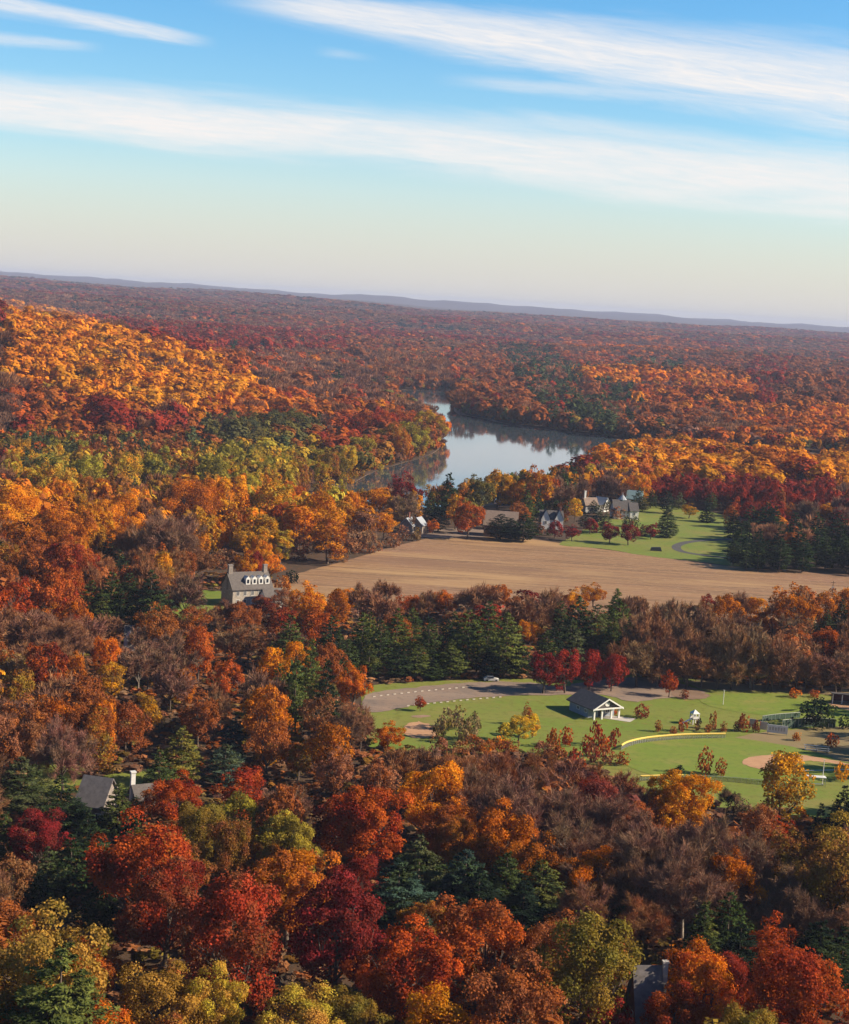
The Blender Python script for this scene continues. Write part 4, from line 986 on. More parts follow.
hx = np.array([(t['x'], t['y'], t['w']) for t in trees])
for (k, x, y, z, W, H, c1, c2) in choose(scatter(196, 1010, 8.6)):
    px, py, D = proj([x, y, z + H])
    pw = W * F / D; ph = H * F / D
    if px < -70 or px > W_PX + 70 or py > 1150: continue
    d = np.hypot(hx[:, 0] - x, hx[:, 1] - y)
    if (d < .36 * (hx[:, 2] + W)).any(): continue
    qx = np.array([px, px - .36 * pw, px + .36 * pw, px - .25 * pw, px + .25 * pw, px]); qy = np.array([py + 2, py + .3 * ph, py + .3 * ph, py + .1 * ph, py + .1 * ph, py + .35 * ph])
    if any(inside(qx, qy, v).any() for v in VIS_OPEN): continue
    # a scattered tree must not hide the upper half of a placed one that stands behind it
    cover = False
    for t in trees[:n_hand]:
        if D < t['D'] - 2 and abs(px - t['px']) < .30 * (pw + t['pw']) and py < t['py'] + .42 * min(t['ph'], t['pw'] * 1.2) and py + ph > t['py']:
            cover = True; break
    if cover: continue
    add_tree(k, x, y, W, H, c1, c2)
print('hand', n_hand, 'all', len(trees))

# ------------------------------------------------------------------ how much of each crown shows (painter's order, one id per pixel)
idb = np.full((H_PX, W_PX), -1, np.int32)
order = sorted(range(len(trees)), key=lambda i: -trees[i]['D'])
yy, xx = np.mgrid[0:H_PX, 0:W_PX]
for i in order:
    t = trees[i]; rx = t['pw'] / 2; hh = t['ph'] * (.72 if t['k'] in 'omb' else .9); cx, cy = t['px'], t['py'] + hh / 2
    x0, x1 = int(max(0, cx - rx)), int(min(W_PX, cx + rx + 1)); y0, y1 = int(max(0, cy - hh / 2)), int(min(H_PX, cy + hh / 2 + 1))
    if x1 <= x0 or y1 <= y0: t['vis'] = 0; continue
    m = ((xx[y0:y1, x0:x1] - cx) / rx) ** 2 + ((yy[y0:y1, x0:x1] - cy) / (hh / 2)) ** 2 <= 1
    idb[y0:y1, x0:x1][m] = i
cnt = np.bincount(idb[idb >= 0], minlength=len(trees))
cxs = np.bincount(idb[idb >= 0], weights=xx[idb >= 0], minlength=len(trees)); cys = np.bincount(idb[idb >= 0], weights=yy[idb >= 0], minlength=len(trees))
for i, t in enumerate(trees):
    t['vis'] = int(cnt[i]); t['rank'] = cnt[i] + (1e6 if t['hand'] and cnt[i] > 20 else 0)
    t['vx'], t['vy'] = (cxs[i] / cnt[i], cys[i] / cnt[i]) if cnt[i] else (t['px'], t['py'])
CAP = {'oak_tree': 280, 'maple_tree': 260, 'bare_tree': 280, 'pine_tree': 260}
used = {}
for i in sorted(range(len(trees)), key=lambda i: -trees[i]['rank']):
    t = trees[i]; kind = KIND[t['k']][0]
    area = t['pw'] * t['ph'] * .6
    ok = t['vis'] > 24 and (t['hand'] or (t['vis'] > .12 * area or t['D'] < 620)) and used.get(kind, 0) < CAP.get(kind, 150) and t['pw'] > (5 if t['hand'] else 9)
    t['single'] = ok
    if ok: used[kind] = used.get(kind, 0) + 1
print('individuals', used, 'rest', sum(1 for t in trees if not t['single']))

# ------------------------------------------------------------------ labels
ORD = ['', 'second', 'third', 'fourth', 'fifth', 'sixth', 'seventh', 'eighth', 'ninth', 'tenth', 'eleventh', 'twelfth', 'thirteenth', 'fourteenth']
LM = [(t['vx'], t['vy'], t['lm']) for t in trees if t['lm'] and t['single']]
LM += [(247, 590, 'stone house with two chimneys'), (596, 704, 'park pavilion'), (775, 762, 'orange infield dirt'), (440, 695, 'gravel car park'), (424, 730, 'dirt oval'), (100, 792, 'grey roofed house'),
       (645, 968, 'steep grey gable'), (140, 632, 'white cottage'), (500, 512, 'tan roofed barn'), (622, 505, 'white mansion'), (550, 512, 'white twin gabled house'), (412, 520, 'pale roofed river cottages'),
       (690, 545, 'looping driveway'), (440, 540, 'far edge of the harvested field'), (620, 575, 'middle of the harvested field'), (500, 450, 'river bend'), (370, 480, 'river point shore'), (200, 600, 'lawn by the stone house'),
       (768, 727, 'white banner fence'), (50, 765, 'shaded lawn'), (700, 741, 'yellow topped outfield fence'), (790, 540, 'dark evergreen wall')]
LM = [l for l in LM]
KW = {'oak_tree': 'oak', 'maple_tree': 'maple', 'poplar_tree': 'poplar', 'conical_tree': 'cone tree', 'bare_tree': 'leafless tree', 'pine_tree': 'pine', 'spruce_tree': 'spruce', 'shrub': 'bush', 'young_maple_tree': 'young tree'}
groups = {}
for i, t in enumerate(trees):
    if not t['single'] or t['label']: continue
    kind = KIND[t['k']][0]; cw = C[t['c1']][0]
    cand = sorted(LM, key=lambda l: math.hypot(l[0] - t['vx'], (l[1] - t['vy']) * 1.4))
    for l in cand:
        dx, dy = t['vx'] - l[0], t['vy'] - l[1]
        if math.hypot(dx, dy) > 4: break
    d = ('right of' if dx > 0 else 'left of') if abs(dx) > abs(dy) * 1.2 else ('below' if dy > 0 else 'above')
    groups.setdefault((kind, cw, d, l[2]), []).append((math.hypot(dx, dy), i))
for (kind, cw, d, lw), L in groups.items():
    L.sort()
    if len(L) > 4:      # split by size first, so that the count stays short
        med = sorted(trees[i]['pw'] for _, i in L)[len(L) // 2]
        parts = [('broad ', [e for e in L if trees[e[1]]['pw'] >= med]), ('slim ', [e for e in L if trees[e[1]]['pw'] < med])]
    else: parts = [('', L)]
    for sz, LL in parts:
        for r, (_, i) in enumerate(LL):
            w = f'{sz}{cw} {KW[kind]}'
            if r >= len(ORD): w2 = f'{w}, number {r + 1} counted outward {d} the {lw}'
            elif r == 0: w2 = f'{w} nearest {d} the {lw}' if len(LL) > 1 else f'{w} {d} the {lw}'
            else: w2 = f'{w}, {ORD[r]} nearest {d} the {lw}'
            if len(w2.split()) > 16: w2 = w2.replace(sz, '', 1) if sz else w2.replace(' nearest', '', 1)
            if len(w2.split()) > 16: w2 = w2.replace(', left of the great maroon one', '').replace(' counted outward', '')
            if len(w2.split()) > 16: print('long label', w2)
            trees[i]['label'] = w2
GRP = {'oak_tree': 'oaks of the autumn woods', 'maple_tree': 'maples of the autumn woods', 'bare_tree': 'leafless trees of the woods', 'pine_tree': 'pines among the woods', 'poplar_tree': 'poplars of the autumn woods', 'spruce_tree': 'spruces among the woods',
       'shrub': 'shrubs at the wood and park edges', 'young_maple_tree': 'young trees planted on park and lawn', 'conical_tree': 'cone shaped trees'}

# ------------------------------------------------------------------ build the individual trees
def vary(c, rs, a=.14):
    f = 1 + rs.uniform(-a, a); return tuple(float(np.clip(v * f * (1 + rs.uniform(-.07, .07)), .005, .9)) for v in c)


for i, t in enumerate(trees):
    if not t['single']: continue
    rs = np.random.default_rng(1000 + i)
    kind, shape = KIND[t['k']]
    lod = 'near' if t['pw'] > 52 else ('mid' if t['pw'] > 19 else 'far')
    W, H = SHAPES[shape]; v = int(rs.integers(0, NV[lod]))
    pale = shape == 'bare' and (rs.random() < .22 or 'white trunk' in t['label'])
    cr, trk, jo = tpl_meshes(shape, lod, v, pale)
    sc = (t['w'] / W * rs.uniform(.95, 1.05), t['w'] / W * rs.uniform(.95, 1.05), t['h'] / H)
    c1, c2 = vary(C[t['c1']][1], rs), vary(C[t['c2']][1] if t['c2'] != t['c1'] else C[t['c1']][2], rs)
    rz = rs.uniform(0, 6.283)
    if t['pw'] < 15:
        o = obj(kind, jo, None, (t['x'], t['y'], t['z']), rz, sc); holders = [o]
    else:
        o = obj(kind, None, None, (t['x'], t['y'], t['z']), rz, sc)
        holders = [obj('crown', cr, o), obj('trunk', trk, o)]
    for h_ in holders:
        h_.color = (*c1, 1); h_['second_colour'] = c2
    tag(o, t['label'], CATS[kind], GRP[kind])

# ------------------------------------------------------------------ the mass of the woods beyond: one object of many crowns
def stuff_tpl(shape, n, v):
    key = ('stuff', shape, n, v)
    if key in TPL: return TPL[key]
    W, H = SHAPES[shape]; seed = 7000 + v * 31 + n + len(shape)
    if shape in ('round', 'bush'): V, t = make_leafy(seed, n, .40 * math.sqrt(13000 / n) * .9, 6, 6.8, 9.0, min(22, max(6, n // 9)), low=-.7, jit=.08, nr=.26, rc=(.26, .42))
    elif shape == 'tall': V, t = make_leafy(seed, n, .38 * math.sqrt(9000 / n) * .9, 3.9, 6.6, 10, min(20, max(5, n // 8)), low=-.75)
    elif shape == 'bare':      # a haze of thin upright twigs
        rs = np.random.default_rng(seed); n2 = int(n * 1.6)
        P, Nn, ct = crown_points(rs, n2, 6, 5.8, 10.5, min(26, max(6, n // 8)), -.7)
        o = unit(P - np.array([0, 0, 6.0])) + np.array([0, 0, .4]); Nn = unit(np.cross(o, rs.normal(size=(n2, 3))))
        V = leaf_quads(P, Nn, .34 * math.sqrt(9000 / n) * 1.75, .17, dirs=unit(o), rs=rs); t = np.repeat(ct * rs.uniform(.75, 1.25, n2), 4)
    else: V, t = make_pine(seed, n, .75 * math.sqrt(9500 / n) * .75, 4.5, H, 2.2, 1.7, .2, whorl=1.15 if n > 100 else 3)
    ex = np.percentile(np.abs(V[:, :2]), 98); V[:, :2] *= W / 2 / ex; V[:, 2] *= H / V[:, 2].max()
    TPL[key] = (V, t); return TPL[key]


def build_stuff(name, items, label, material, qf=.75, lo=14, hi=2200):
    """items: (key, x, y, z, W, H, colour one, colour two, D)"""
    steps = [14, 26, 50, 100, 200, 420, 1000, 2200]
    buckets = {}
    for it in items:
        pw = it[4] * F / it[8]; n = float(np.clip(qf * pw * pw * (1.0 if len(it) < 10 or it[9] else .16), lo, hi)); n = min(steps, key=lambda s_: abs(math.log(s_ / n)))
        shape = KIND[it[0]][1]; shape = 'tall' if shape == 'cone' else shape
        buckets.setdefault((shape, n, int(rng.integers(0, 5))), []).append(it)
    VV, CC = [], []
    for (shape, n, v), L in buckets.items():
        V, t = stuff_tpl(shape, n, v); W, H = SHAPES[shape]
        m = len(L); a = rng.uniform(0, 6.283, m); ca, sa = np.cos(a)[:, None], np.sin(a)[:, None]
        w = np.array([l[4] for l in L])[:, None] / W; h = np.array([l[5] for l in L])[:, None] / H
        X = (V[None, :, 0] * ca - V[None, :, 1] * sa) * w + np.array([l[1] for l in L])[:, None]
        Y = (V[None, :, 0] * sa + V[None, :, 1] * ca) * w + np.array([l[2] for l in L])[:, None]
        Zz = V[None, :, 2] * h + np.array([l[3] for l in L])[:, None]
        VV.append(np.stack([X, Y, Zz], 2).reshape(-1, 3))
        mixw = rng.random((m, 1)) * .7
        c = np.array([C[l[6]][1] for l in L]) * (1 - mixw) + np.array([C[l[7]][1] for l in L]) * mixw
        c = c * rng.uniform(.72, 1.25, (m, 1))
        CC.append((c[:, None, :] * t[None, :, None]).reshape(-1, 3))
    VV = np.concatenate(VV); CC = np.concatenate(CC)
    me = np_mesh(name, VV, quads=quads_idx(len(VV) // 4), mats=[material], cattr=CC)
    o = obj(name, me); print(name, len(VV) // 4, 'quads')
    return tag(o, label, kind='stuff')


items = [(t['k'], t['x'], t['y'], t['z'], t['w'], t['h'], t['c1'], t['c2'], t['D'], t['vis'] > 8) for t in trees if not t['single']]
far1 = choose(scatter(1010, 2500, 12.0)); far2 = choose(scatter(2500, 9800, 0, lambda D: max(11, D / 190)))
shore = []      # foliage right down to the water
for (pt, nrm) in bank:
    far_side = proj([pt[0], pt[1], 0])[0] > 452
    for off, hh in (((4, 6), (9, 11), (15, 14)) if not far_side else ((9, 6), (13, 11), (18, 14))):
        for _ in range(2):
            q2 = pt + sg * nrm * (off + rng.uniform(-2, 2)) + rng.normal(size=2) * 5
            if inside([q2[0]], [q2[1]], W_RIVER)[0]: continue
            c_ = [('olive', 'grgreen'), ('russet', 'rust'), ('purple', 'brown'), ('ogold', 'olive'), ('rust', 'russet')][int(rng.integers(0, 5))]
            H_ = hh * rng.uniform(.7, 1.3); pr = proj([q2[0], q2[1], H_])
            if pr[2] > 1000 and not inside([pr[0]], [pr[1] + 2], VIS_OPEN[1])[0]: shore.append(('o', q2[0], q2[1], 0.0, H_ * .95, H_, c_[0], c_[1]))
for (k, x, y, z, W, H, c1, c2) in far1 + far2 + shore:
    px, py, D = proj([x, y, z + H])
    if -60 < px < W_PX + 60:
        if any(inside([px], [py + 2], v)[0] for v in VIS_OPEN[1:2]): continue
        items.append((k, x, y, z, W, H * (1 if D < 2500 else .9), c1, c2, D))
build_stuff('woodland', items, 'dense autumn woods fading into the distance', M['far'])

# low brush under the nearer trees
ub = scatter(196, 620, 3.5)
okb = np.ones(len(ub), bool)
for Wp in BASE_OPEN: okb &= ~inside(ub[:, 0], ub[:, 1], Wp)
ub = ub[okb]
bcol = ['brown', 'russet', 'bare', 'olive', 'purple', 'rust']
under = [('h', x, y, 0.0, rng.uniform(2.2, 4.2), rng.uniform(.8, 2.4), bcol[int(rng.integers(0, 6))], bcol[int(rng.integers(0, 6))], 300) for x, y, _ in ub]
build_stuff('undergrowth', under, 'low brown brush on the woodland floor', M['far'], qf=.2, hi=60)

# ------------------------------------------------------------------ buildings
def empty(name, loc, rz=0.0): return obj(name, None, None, loc, rz)


def window(parent, x, z, w, h, y, face='y-', frame=None):
    """one window: frame mesh with its pane as a child; face = which wall it sits on"""
    f, p = MB(), MB(); s = -1 if face[1] == '-' else 1; t = .12
    for a, b2, c, d in ((-w / 2, w / 2, h / 2 - t, h / 2), (-w / 2, w / 2, -h / 2, -h / 2 + t), (-w / 2, -w / 2 + t, -h / 2 + t, h / 2 - t), (w / 2 - t, w / 2, -h / 2 + t, h / 2 - t), (-.04, .04, -h / 2 + t, h / 2 - t)):
        if face[0] == 'y': f.box(x + a, x + b2, min(y, y + s * .10), max(y, y + s * .10), z + c, z + d)
        else: f.box(min(y, y + s * .10), max(y, y + s * .10), x + a, x + b2, z + c, z + d)
    e0, e1 = sorted((y + s * .01, y + s * .05))
    if face[0] == 'y': p.box(x - w / 2 + t, x + w / 2 - t, e0, e1, z - h / 2 + t, z + h / 2 - t)
    else: p.box(e0, e1, x - w / 2 + t, x + w / 2 - t, z - h / 2 + t, z + h / 2 - t)
    fo = f.build('window', frame or M['white'], parent); p.build('pane', M['glass'], fo)
    return fo


def gable_roof(parent, L, D, ez, rz, mat_, over=.5, th=.28, x0=0.0, y0=0.0, name='roof'):
    mb = MB(); k = (rz - ez) / (D / 2)
    for s in (-1, 1):
        yo = s * (D / 2 + over); zo = ez - over * k
        a = [(x0 - L / 2 - over, y0 + yo, zo), (x0 + L / 2 + over, y0 + yo, zo), (x0 + L / 2 + over, y0 + s * .001, rz), (x0 - L / 2 - over, y0 + s * .001, rz)]
        b_ = [(p[0], p[1], p[2] + th) for p in a]
        mb.hull(a + b_, [(0, 1, 2, 3), (7, 6, 5, 4), (0, 4, 5, 1), (1, 5, 6, 2), (2, 6, 7, 3), (3, 7, 4, 0)])
    return mb.build(name, mat_, parent)


def gable_walls(parent, L, D, ez, rz, mat_, x0=0.0, y0=0.0, name='wall'):
    p = [(x0 - L / 2, y0 - D / 2, -.5), (x0 + L / 2, y0 - D / 2, -.5), (x0 + L / 2, y0 + D / 2, -.5), (x0 - L / 2, y0 + D / 2, -.5),
         (x0 - L / 2, y0 - D / 2, ez), (x0 + L / 2, y0 - D / 2, ez), (x0 + L / 2, y0 + D / 2, ez), (x0 - L / 2, y0 + D / 2, ez), (x0 - L / 2, y0, rz), (x0 + L / 2, y0, rz)]
    return MB().hull(p, [(0, 1, 5, 4), (2, 3, 7, 6), (1, 2, 6, 9, 5), (3, 0, 4, 8, 7)]).build(name, mat_, parent)


def house(name, label, cat, px, py, L, D, ez, rz, yaw, wall, roof, chim=(), wins=(), chim_mat='brick', group=None):
    p = gpt(px, py); h = empty(name, tuple(p), R(yaw)); tag(h, label, cat, group)
    gable_walls(h, L, D, ez, rz, M[wall]); r = gable_roof(h, L, D, ez, rz, M[roof])
    for cx, cy, w, top in chim:
        mb = MB().box(cx - w / 2, cx + w / 2, cy - w * .4, cy + w * .4, ez - 1, top).box(cx - w / 2 - .12, cx + w / 2 + .12, cy - w * .4 - .12, cy + w * .4 + .12, top, top + .3)
        mb.build('chimney', M[chim_mat], r)
    for (face, x, z, w, hh) in wins:
        window(h, x, z, w, hh, {'y-': -D / 2, 'y+': D / 2, 'x-': -L / 2, 'x+': L / 2}[face], face)
    return h


# park pavilion: low gable roof, blue grey walls, open porch under the front gable
pav = empty('pavilion', tuple(gpt(594, 714)), R(30)); tag(pav, 'blue grey park pavilion with dark roof and white trimmed porch gable', 'pavilion')
PL, PD, PE, PR = 11.0, 8.4, 3.0, 5.3     # ridge along local Y
mb = MB(); w = PD / 2
mb.box(-w, w, -PL / 2 + 2.4, PL / 2, -.3, PE)
mb.hull([(-w, PL / 2 - .01, PE), (w, PL / 2 - .01, PE), (0, PL / 2 - .01, PR)], [(0, 1, 2)])
mb.build('wall', M['bluewall'], pav)
mb = MB(); k = (PR - PE) / w; ov = .7
for s in (-1, 1):
    a = [(s * (w + ov), -PL / 2 - ov, PE - ov * k), (s * (w + ov), PL / 2 + ov, PE - ov * k), (s * .001, PL / 2 + ov, PR), (s * .001, -PL / 2 - ov, PR)]
    b_ = [(q[0], q[1], q[2] + .25) for q in a]
    mb.hull(a + b_, [(0, 1, 2, 3), (7, 6, 5, 4), (0, 4, 5, 1), (1, 5, 6, 2), (2, 6, 7, 3), (3, 7, 4, 0)])
roof = mb.build('roof', M['slate'], pav)
MB().hull([(-w, -PL / 2 - .1, PE), (w, -PL / 2 - .1, PE), (0, -PL / 2 - .1, PR - .1), (-w, -PL / 2 + .1, PE), (w, -PL / 2 + .1, PE), (0, -PL / 2 + .1, PR - .1)], [(0, 1, 2), (5, 4, 3), (0, 3, 4, 1), (1, 4, 5, 2), (2, 5, 3, 0)]).build('gable', M['slate'], pav)
mb = MB()
for s in (-1, 1):
    a, b_ = (s * (w + ov), PE - ov * k), (0, PR)
    mb.hull([(a[0], -PL / 2 - ov - .12, a[1] - .1), (b_[0], -PL / 2 - ov - .12, b_[1] - .1), (b_[0], -PL / 2 - ov - .12, b_[1] + .3), (a[0], -PL / 2 - ov - .12, a[1] + .3),
             (a[0], -PL / 2 - ov - .003, a[1] - .1), (b_[0], -PL / 2 - ov - .003, b_[1] - .1), (b_[0], -PL / 2 - ov - .003, b_[1] + .3), (a[0], -PL / 2 - ov - .003, a[1] + .3)],
            [(0, 1, 2, 3), (7, 6, 5, 4), (0, 4, 5, 1), (1, 5, 6, 2), (2, 6, 7, 3), (3, 7, 4, 0)])
mb.box(-w - .5, w + .5, -PL / 2 - ov - .1, -PL / 2 - ov + .15, PE - .25, PE + .1)
mb.build('trim', M['white'], pav)
mb = MB(); n = 14
mb.hull([(.75 * math.cos(2 * math.pi * i / n), -PL / 2 - .2, 3.95 + .55 * math.sin(2 * math.pi * i / n)) for i in range(n)] + [(.75 * math.cos(2 * math.pi * i / n), -PL / 2 - .1, 3.95 + .55 * math.sin(2 * math.pi * i / n)) for i in range(n)],
        [tuple(range(n)), tuple(range(2 * n - 1, n - 1, -1))] + [(i, (i + 1) % n, n + (i + 1) % n, n + i) for i in range(n)])
mb.build('round_sign', M['white'], pav)
for x in (-w + .25, -1.5, 1.5, w - .25): MB().box(x - .22, x + .22, -PL / 2 - .2, -PL / 2 + .2, -.2, PE - .02).build('porch_column', M['white'], pav)
MB().box(-1.0, 0.6, -PL / 2 + 2.34, -PL / 2 + 2.4, 0, 2.2).build('door', M['dark'], pav)
window(pav, 1.9, 1.6, 1.3, 1.2, -PL / 2 + 2.4, 'y-'); window(pav, -2.0, 1.7, 1.2, 1.0, -w, 'x-'); window(pav, 1.5, 1.7, 1.2, 1.0, -w, 'x-')

# stone house with end chimneys, dormers and a lower white wing
sh = house('stone_house', 'big stone house with end chimneys and four white dormers beside the field', 'house', 246, 604, 14.5, 9.0, 6.2, 10.9, 32, 'cream', 'shingle',
           chim=[(-6.5, 0, 1.5, 13.4), (6.5, 0, 1.3, 13.2)], chim_mat='stone',
           wins=[('y-', x, z, 1.1, 1.7) for x in (-5.3, -2.7, 0, 2.7, 5.3) for z in (1.7, 4.6)] + [('x-', -2, 4.8, 1, 1.6), ('x-', 2, 4.8, 1, 1.6)])
for x in (-1.4, 1.0, 3.4, 5.8):
    d = MB(); d.box(x - .8, x + .8, -3.7, -1.2, 7.4, 9.4)
    d.hull([(x - .8, -3.7, 9.4), (x + .8, -3.7, 9.4), (x, -3.7, 10.2), (x - .8, -.8, 9.4), (x + .8, -.8, 9.4), (x, -.8, 10.2)], [(0, 1, 2), (5, 4, 3), (1, 4, 5, 2), (2, 5, 3, 0)])
    do = d.build('dormer', M['white'], sh); MB().box(x - .4, x + .4, -3.75, -3.71, 7.8, 9.1).build('pane', M['glass'], do)
gable_walls(sh, 6.5, 6, 3.4, 6.4, M['white'], 5.6, -7.6, 'wing_wall'); gable_roof(sh, 6.5, 6, 3.4, 6.4, M['shingle'], .4, .2, 5.6, -7.6, 'wing_roof')
for x in (4.2, 7): window(sh, x, 1.7, 1.1, 1.5, -10.6, 'y-')
MB().box(-.6, .6, -4.58, -4.51, 0, 2.3).build('door', M['white'], sh)

wc = house('white_cottage', 'white gabled cottage half hidden under the rust oak', 'house', 146, 652, 12, 7.5, 4.2, 7.6, 12, 'white', 'shingle', chim=[(1.0, 0, 1.0, 9.0)],
           wins=[('y-', x, 2.2, 1.1, 1.5) for x in (-4, -1.5, 1.5, 4)])
for x in (-5.0, 2.6, 5.2):
    gw = 3.2 if x < 0 else 2.2
    MB().hull([(x - gw / 2, -5.6, -.3), (x + gw / 2, -5.6, -.3), (x + gw / 2, -5.6, 4.4), (x, -5.6, 6.9), (x - gw / 2, -5.6, 4.4), (x - gw / 2, -3.6, -.3), (x + gw / 2, -3.6, -.3), (x + gw / 2, -3.6, 4.4), (x, -3.6, 6.9), (x - gw / 2, -3.6, 4.4)],
              [(0, 1, 2, 3, 4), (1, 6, 7, 2), (2, 7, 8, 3), (3, 8, 9, 4), (4, 9, 5, 0)]).build('front_gable', M['white'], wc)
    window(wc, x, 3.6, .9, 1.3, -5.6, 'y-')

gh = house('grey_roofed_house', 'low house with big grey brown roof and white chimney among pines', 'house', 97, 819, 5.4, 8, 4.0, 8.4, -14, 'stone', 'greyroof', chim=[],
           wins=[('y-', x, 1.8, 1.2, 1.4) for x in (-2, 2)] + [('x-', -2, 1.8, 1.2, 1.4), ('x-', 2, 1.8, 1.2, 1.4)])
p = gpt(134, 819); gw = house('white_trimmed_house', 'small white trimmed gable house right of the grey roof, with white chimney', 'house', 143, 808, 4.4, 4.4, 2.8, 4.8, 30, 'stone', 'shingle', chim=[(-2.2, .6, .9, 7.4)], chim_mat='white',
                              wins=[('x-', -1.2, 1.8, 1, 1.3), ('x-', 1.2, 1.8, 1, 1.3)])

# steep gabled house at the bottom right, with a tall pale chimney
sg2 = house('steep_gabled_house', 'brick house with steep grey gable and tall pale chimney between trees', 'house', 641, 1049, 3.4, 6.4, 6.0, 12.4, 8, 'brick', 'greyroof', chim=[(2.5, -.4, .7, 13.2)], chim_mat='concrete',
            wins=[('y-', x, 5.0, 1.1, 1.6) for x in (-.9, .9)] + [('x-', 0, 5.0, 1.1, 1.6)])

RG = 'riverside houses beyond the field'
house('river_cottage', 'left river cottage with pale roof among bare trees', 'house', 408, 533, 5.5, 6.0, 4.0, 7.0, 68, 'stone', 'paleroof', chim=[(0, 0, .8, 9.3)], wins=[('x-', -1.5, 3, 1, 1.4), ('x-', 1.5, 3, 1, 1.4)], group=RG)
house('river_cottage', 'right river cottage with pale roof beside the dark shed trees', 'house', 418, 533, 5.5, 6.0, 4.2, 7.2, 68, 'stone', 'paleroof', wins=[('x-', -1.5, 3, 1, 1.4), ('x-', 1.5, 3, 1, 1.4)], group=RG)
house('barn', 'long barn with plain tan roof behind dark low pines', 'barn', 500, 536, 15, 11, 5.5, 11.5, -4, 'brownroof', 'brownroof', wins=[('y-', -4, 3, 1.2, 1.4), ('y-', 4, 3, 1.2, 1.4)], group=RG)
tg = house('twin_gabled_house', 'white house with two steep front gables below the orange red riverside maple', 'house', 550, 528, 11, 7, 5.0, 8.5, 6, 'white', 'slate', chim=[(4.6, 0, .9, 10.2)], wins=[('y-', -1, 2.4, 1, 1.5), ('y-', 1, 2.4, 1, 1.5)], group=RG)
for x in (-3.2, 3.4):
    MB().hull([(x - 2.1, -4.6, -.3), (x + 2.1, -4.6, -.3), (x + 2.1, -4.6, 5.0), (x, -4.6, 9.4), (x - 2.1, -4.6, 5.0), (x - 2.1, -1, -.3), (x + 2.1, -1, -.3), (x + 2.1, -1, 5.0), (x, -1, 9.4), (x - 2.1, -1, 5.0)],
              [(0, 1, 2, 3, 4), (1, 6, 7, 2), (4, 9, 5, 0)]).build('front_gable', M['white'], tg)
    MB().hull([(x - 2.4, -4.9, 4.7), (x, -4.9, 9.55), (x + 2.4, -4.9, 4.7), (x - 2.4, -1, 4.7), (x, -1, 9.55), (x + 2.4, -1, 4.7)], [(0, 1, 4, 3), (1, 2, 5, 4)]).build('gable_roof', M['slate'], tg)
    window(tg, x, 3.2, 1.2, 1.6, -4.6, 'y-')
mn = house('white_mansion', 'white mansion with dark hipped roof and pale turret on the lawn', 'house', 620, 518, 9, 7.5, 4.6, 9.4, 10, 'white', 'slate', wins=[('y-', x, z, 1, 1.6) for x in (-2.9, -1.0, 1.0, 2.9) for z in (1.5, 3.6)] + [('x+', -2, 3.6, 1, 1.6), ('x+', 2, 3.6, 1, 1.6)], group=RG)
gable_walls(mn, 4.5, 7, 4.6, 8.4, M['white'], 6.2, -1.0, 'wing_wall'); gable_roof(mn, 4.5, 7, 4.6, 8.4, M['slate'], .3, .2, 6.2, -1.0, 'wing_roof'); window(mn, 6.2, 3, 1.3, 1.8, -4.5, 'y-')
mb = MB(); mb.tube((1, 1.5, 5), (1, 1.5, 9.6), 2.0, 2.0, 10); tw = mb.build('turret', M['white'], mn)
MB().tube((1, 1.5, 9.6), (1, 1.5, 11.8), 2.4, .6, 10).tube((1, 1.5, 11.8), (1, 1.5, 13.2), .3, .12, 6).build('turret_roof', M['paleroof'], tw)
house('garden_house', 'small white house with pale gable left of the mansion', 'house', 601, 511, 6, 6, 4, 7.4, -30, 'white', 'paleroof', wins=[('y-', -1.4, 2.4, 1, 1.4), ('y-', 1.4, 2.4, 1, 1.4)], group=RG)
house('chimney_house', 'pinkish house with tall white chimney, leftmost of the mansion group', 'house', 589, 512, 7, 6, 4.2, 7.6, 20, 'white', 'brownroof', chim=[(-3, 0, 1.0, 11)], chim_mat='white', wins=[('y-', -1.4, 2.4, 1, 1.4), ('y-', 1.4, 2.4, 1, 1.4)], group=RG)
house('green_roofed_house', 'white house with pale green roof behind the mansion', 'house', 634, 508, 8, 7, 5.6, 9.5, -15, 'white', 'tealroof', wins=[('y-', -2, 3, 1, 1.4), ('y-', 2, 3, 1, 1.4)], group=RG)

# ------------------------------------------------------------------ things in the park
# far dugout at the right edge
dg = empty('dugout', tuple(gpt(846, 704)), R(-6)); tag(dg, 'maroon dugout with dark roof and white posts at the far infield', 'dugout')
MB().box(-4, 4, 1.4, 1.6, 0, 2.5).box(-4, -3.85, -1.2, 1.39, 0, 2.5).box(3.85, 4, -1.2, 1.39, 0, 2.5).build('wall', M['maroon'], dg)
MB().hull([(-4.4, -1.9, 2.9), (4.4, -1.9, 2.9), (4.4, 2, 2.52), (-4.4, 2, 2.52), (-4.4, -1.9, 3.15), (4.4, -1.9, 3.15), (4.4, 2, 2.77), (-4.4, 2, 2.77)], [(3, 2, 1, 0), (4, 5, 6, 7), (0, 1, 5, 4), (1, 2, 6, 5), (2, 3, 7, 6), (3, 0, 4, 7)]).build('roof', M['slate'], dg)
for x in (-4, -1.4, 1.4, 4): MB().box(x - .12, x + .12, -1.7, -1.46, 0, 2.92).build('post', M['white'], dg)
MB().box(-3.4, 3.4, .6, 1.1, .4, .5).box(-3.2, -3.1, .65, 1.05, 0, .4).box(3.1, 3.2, .65, 1.05, 0, .4).build('bench', M['steel'], dg)

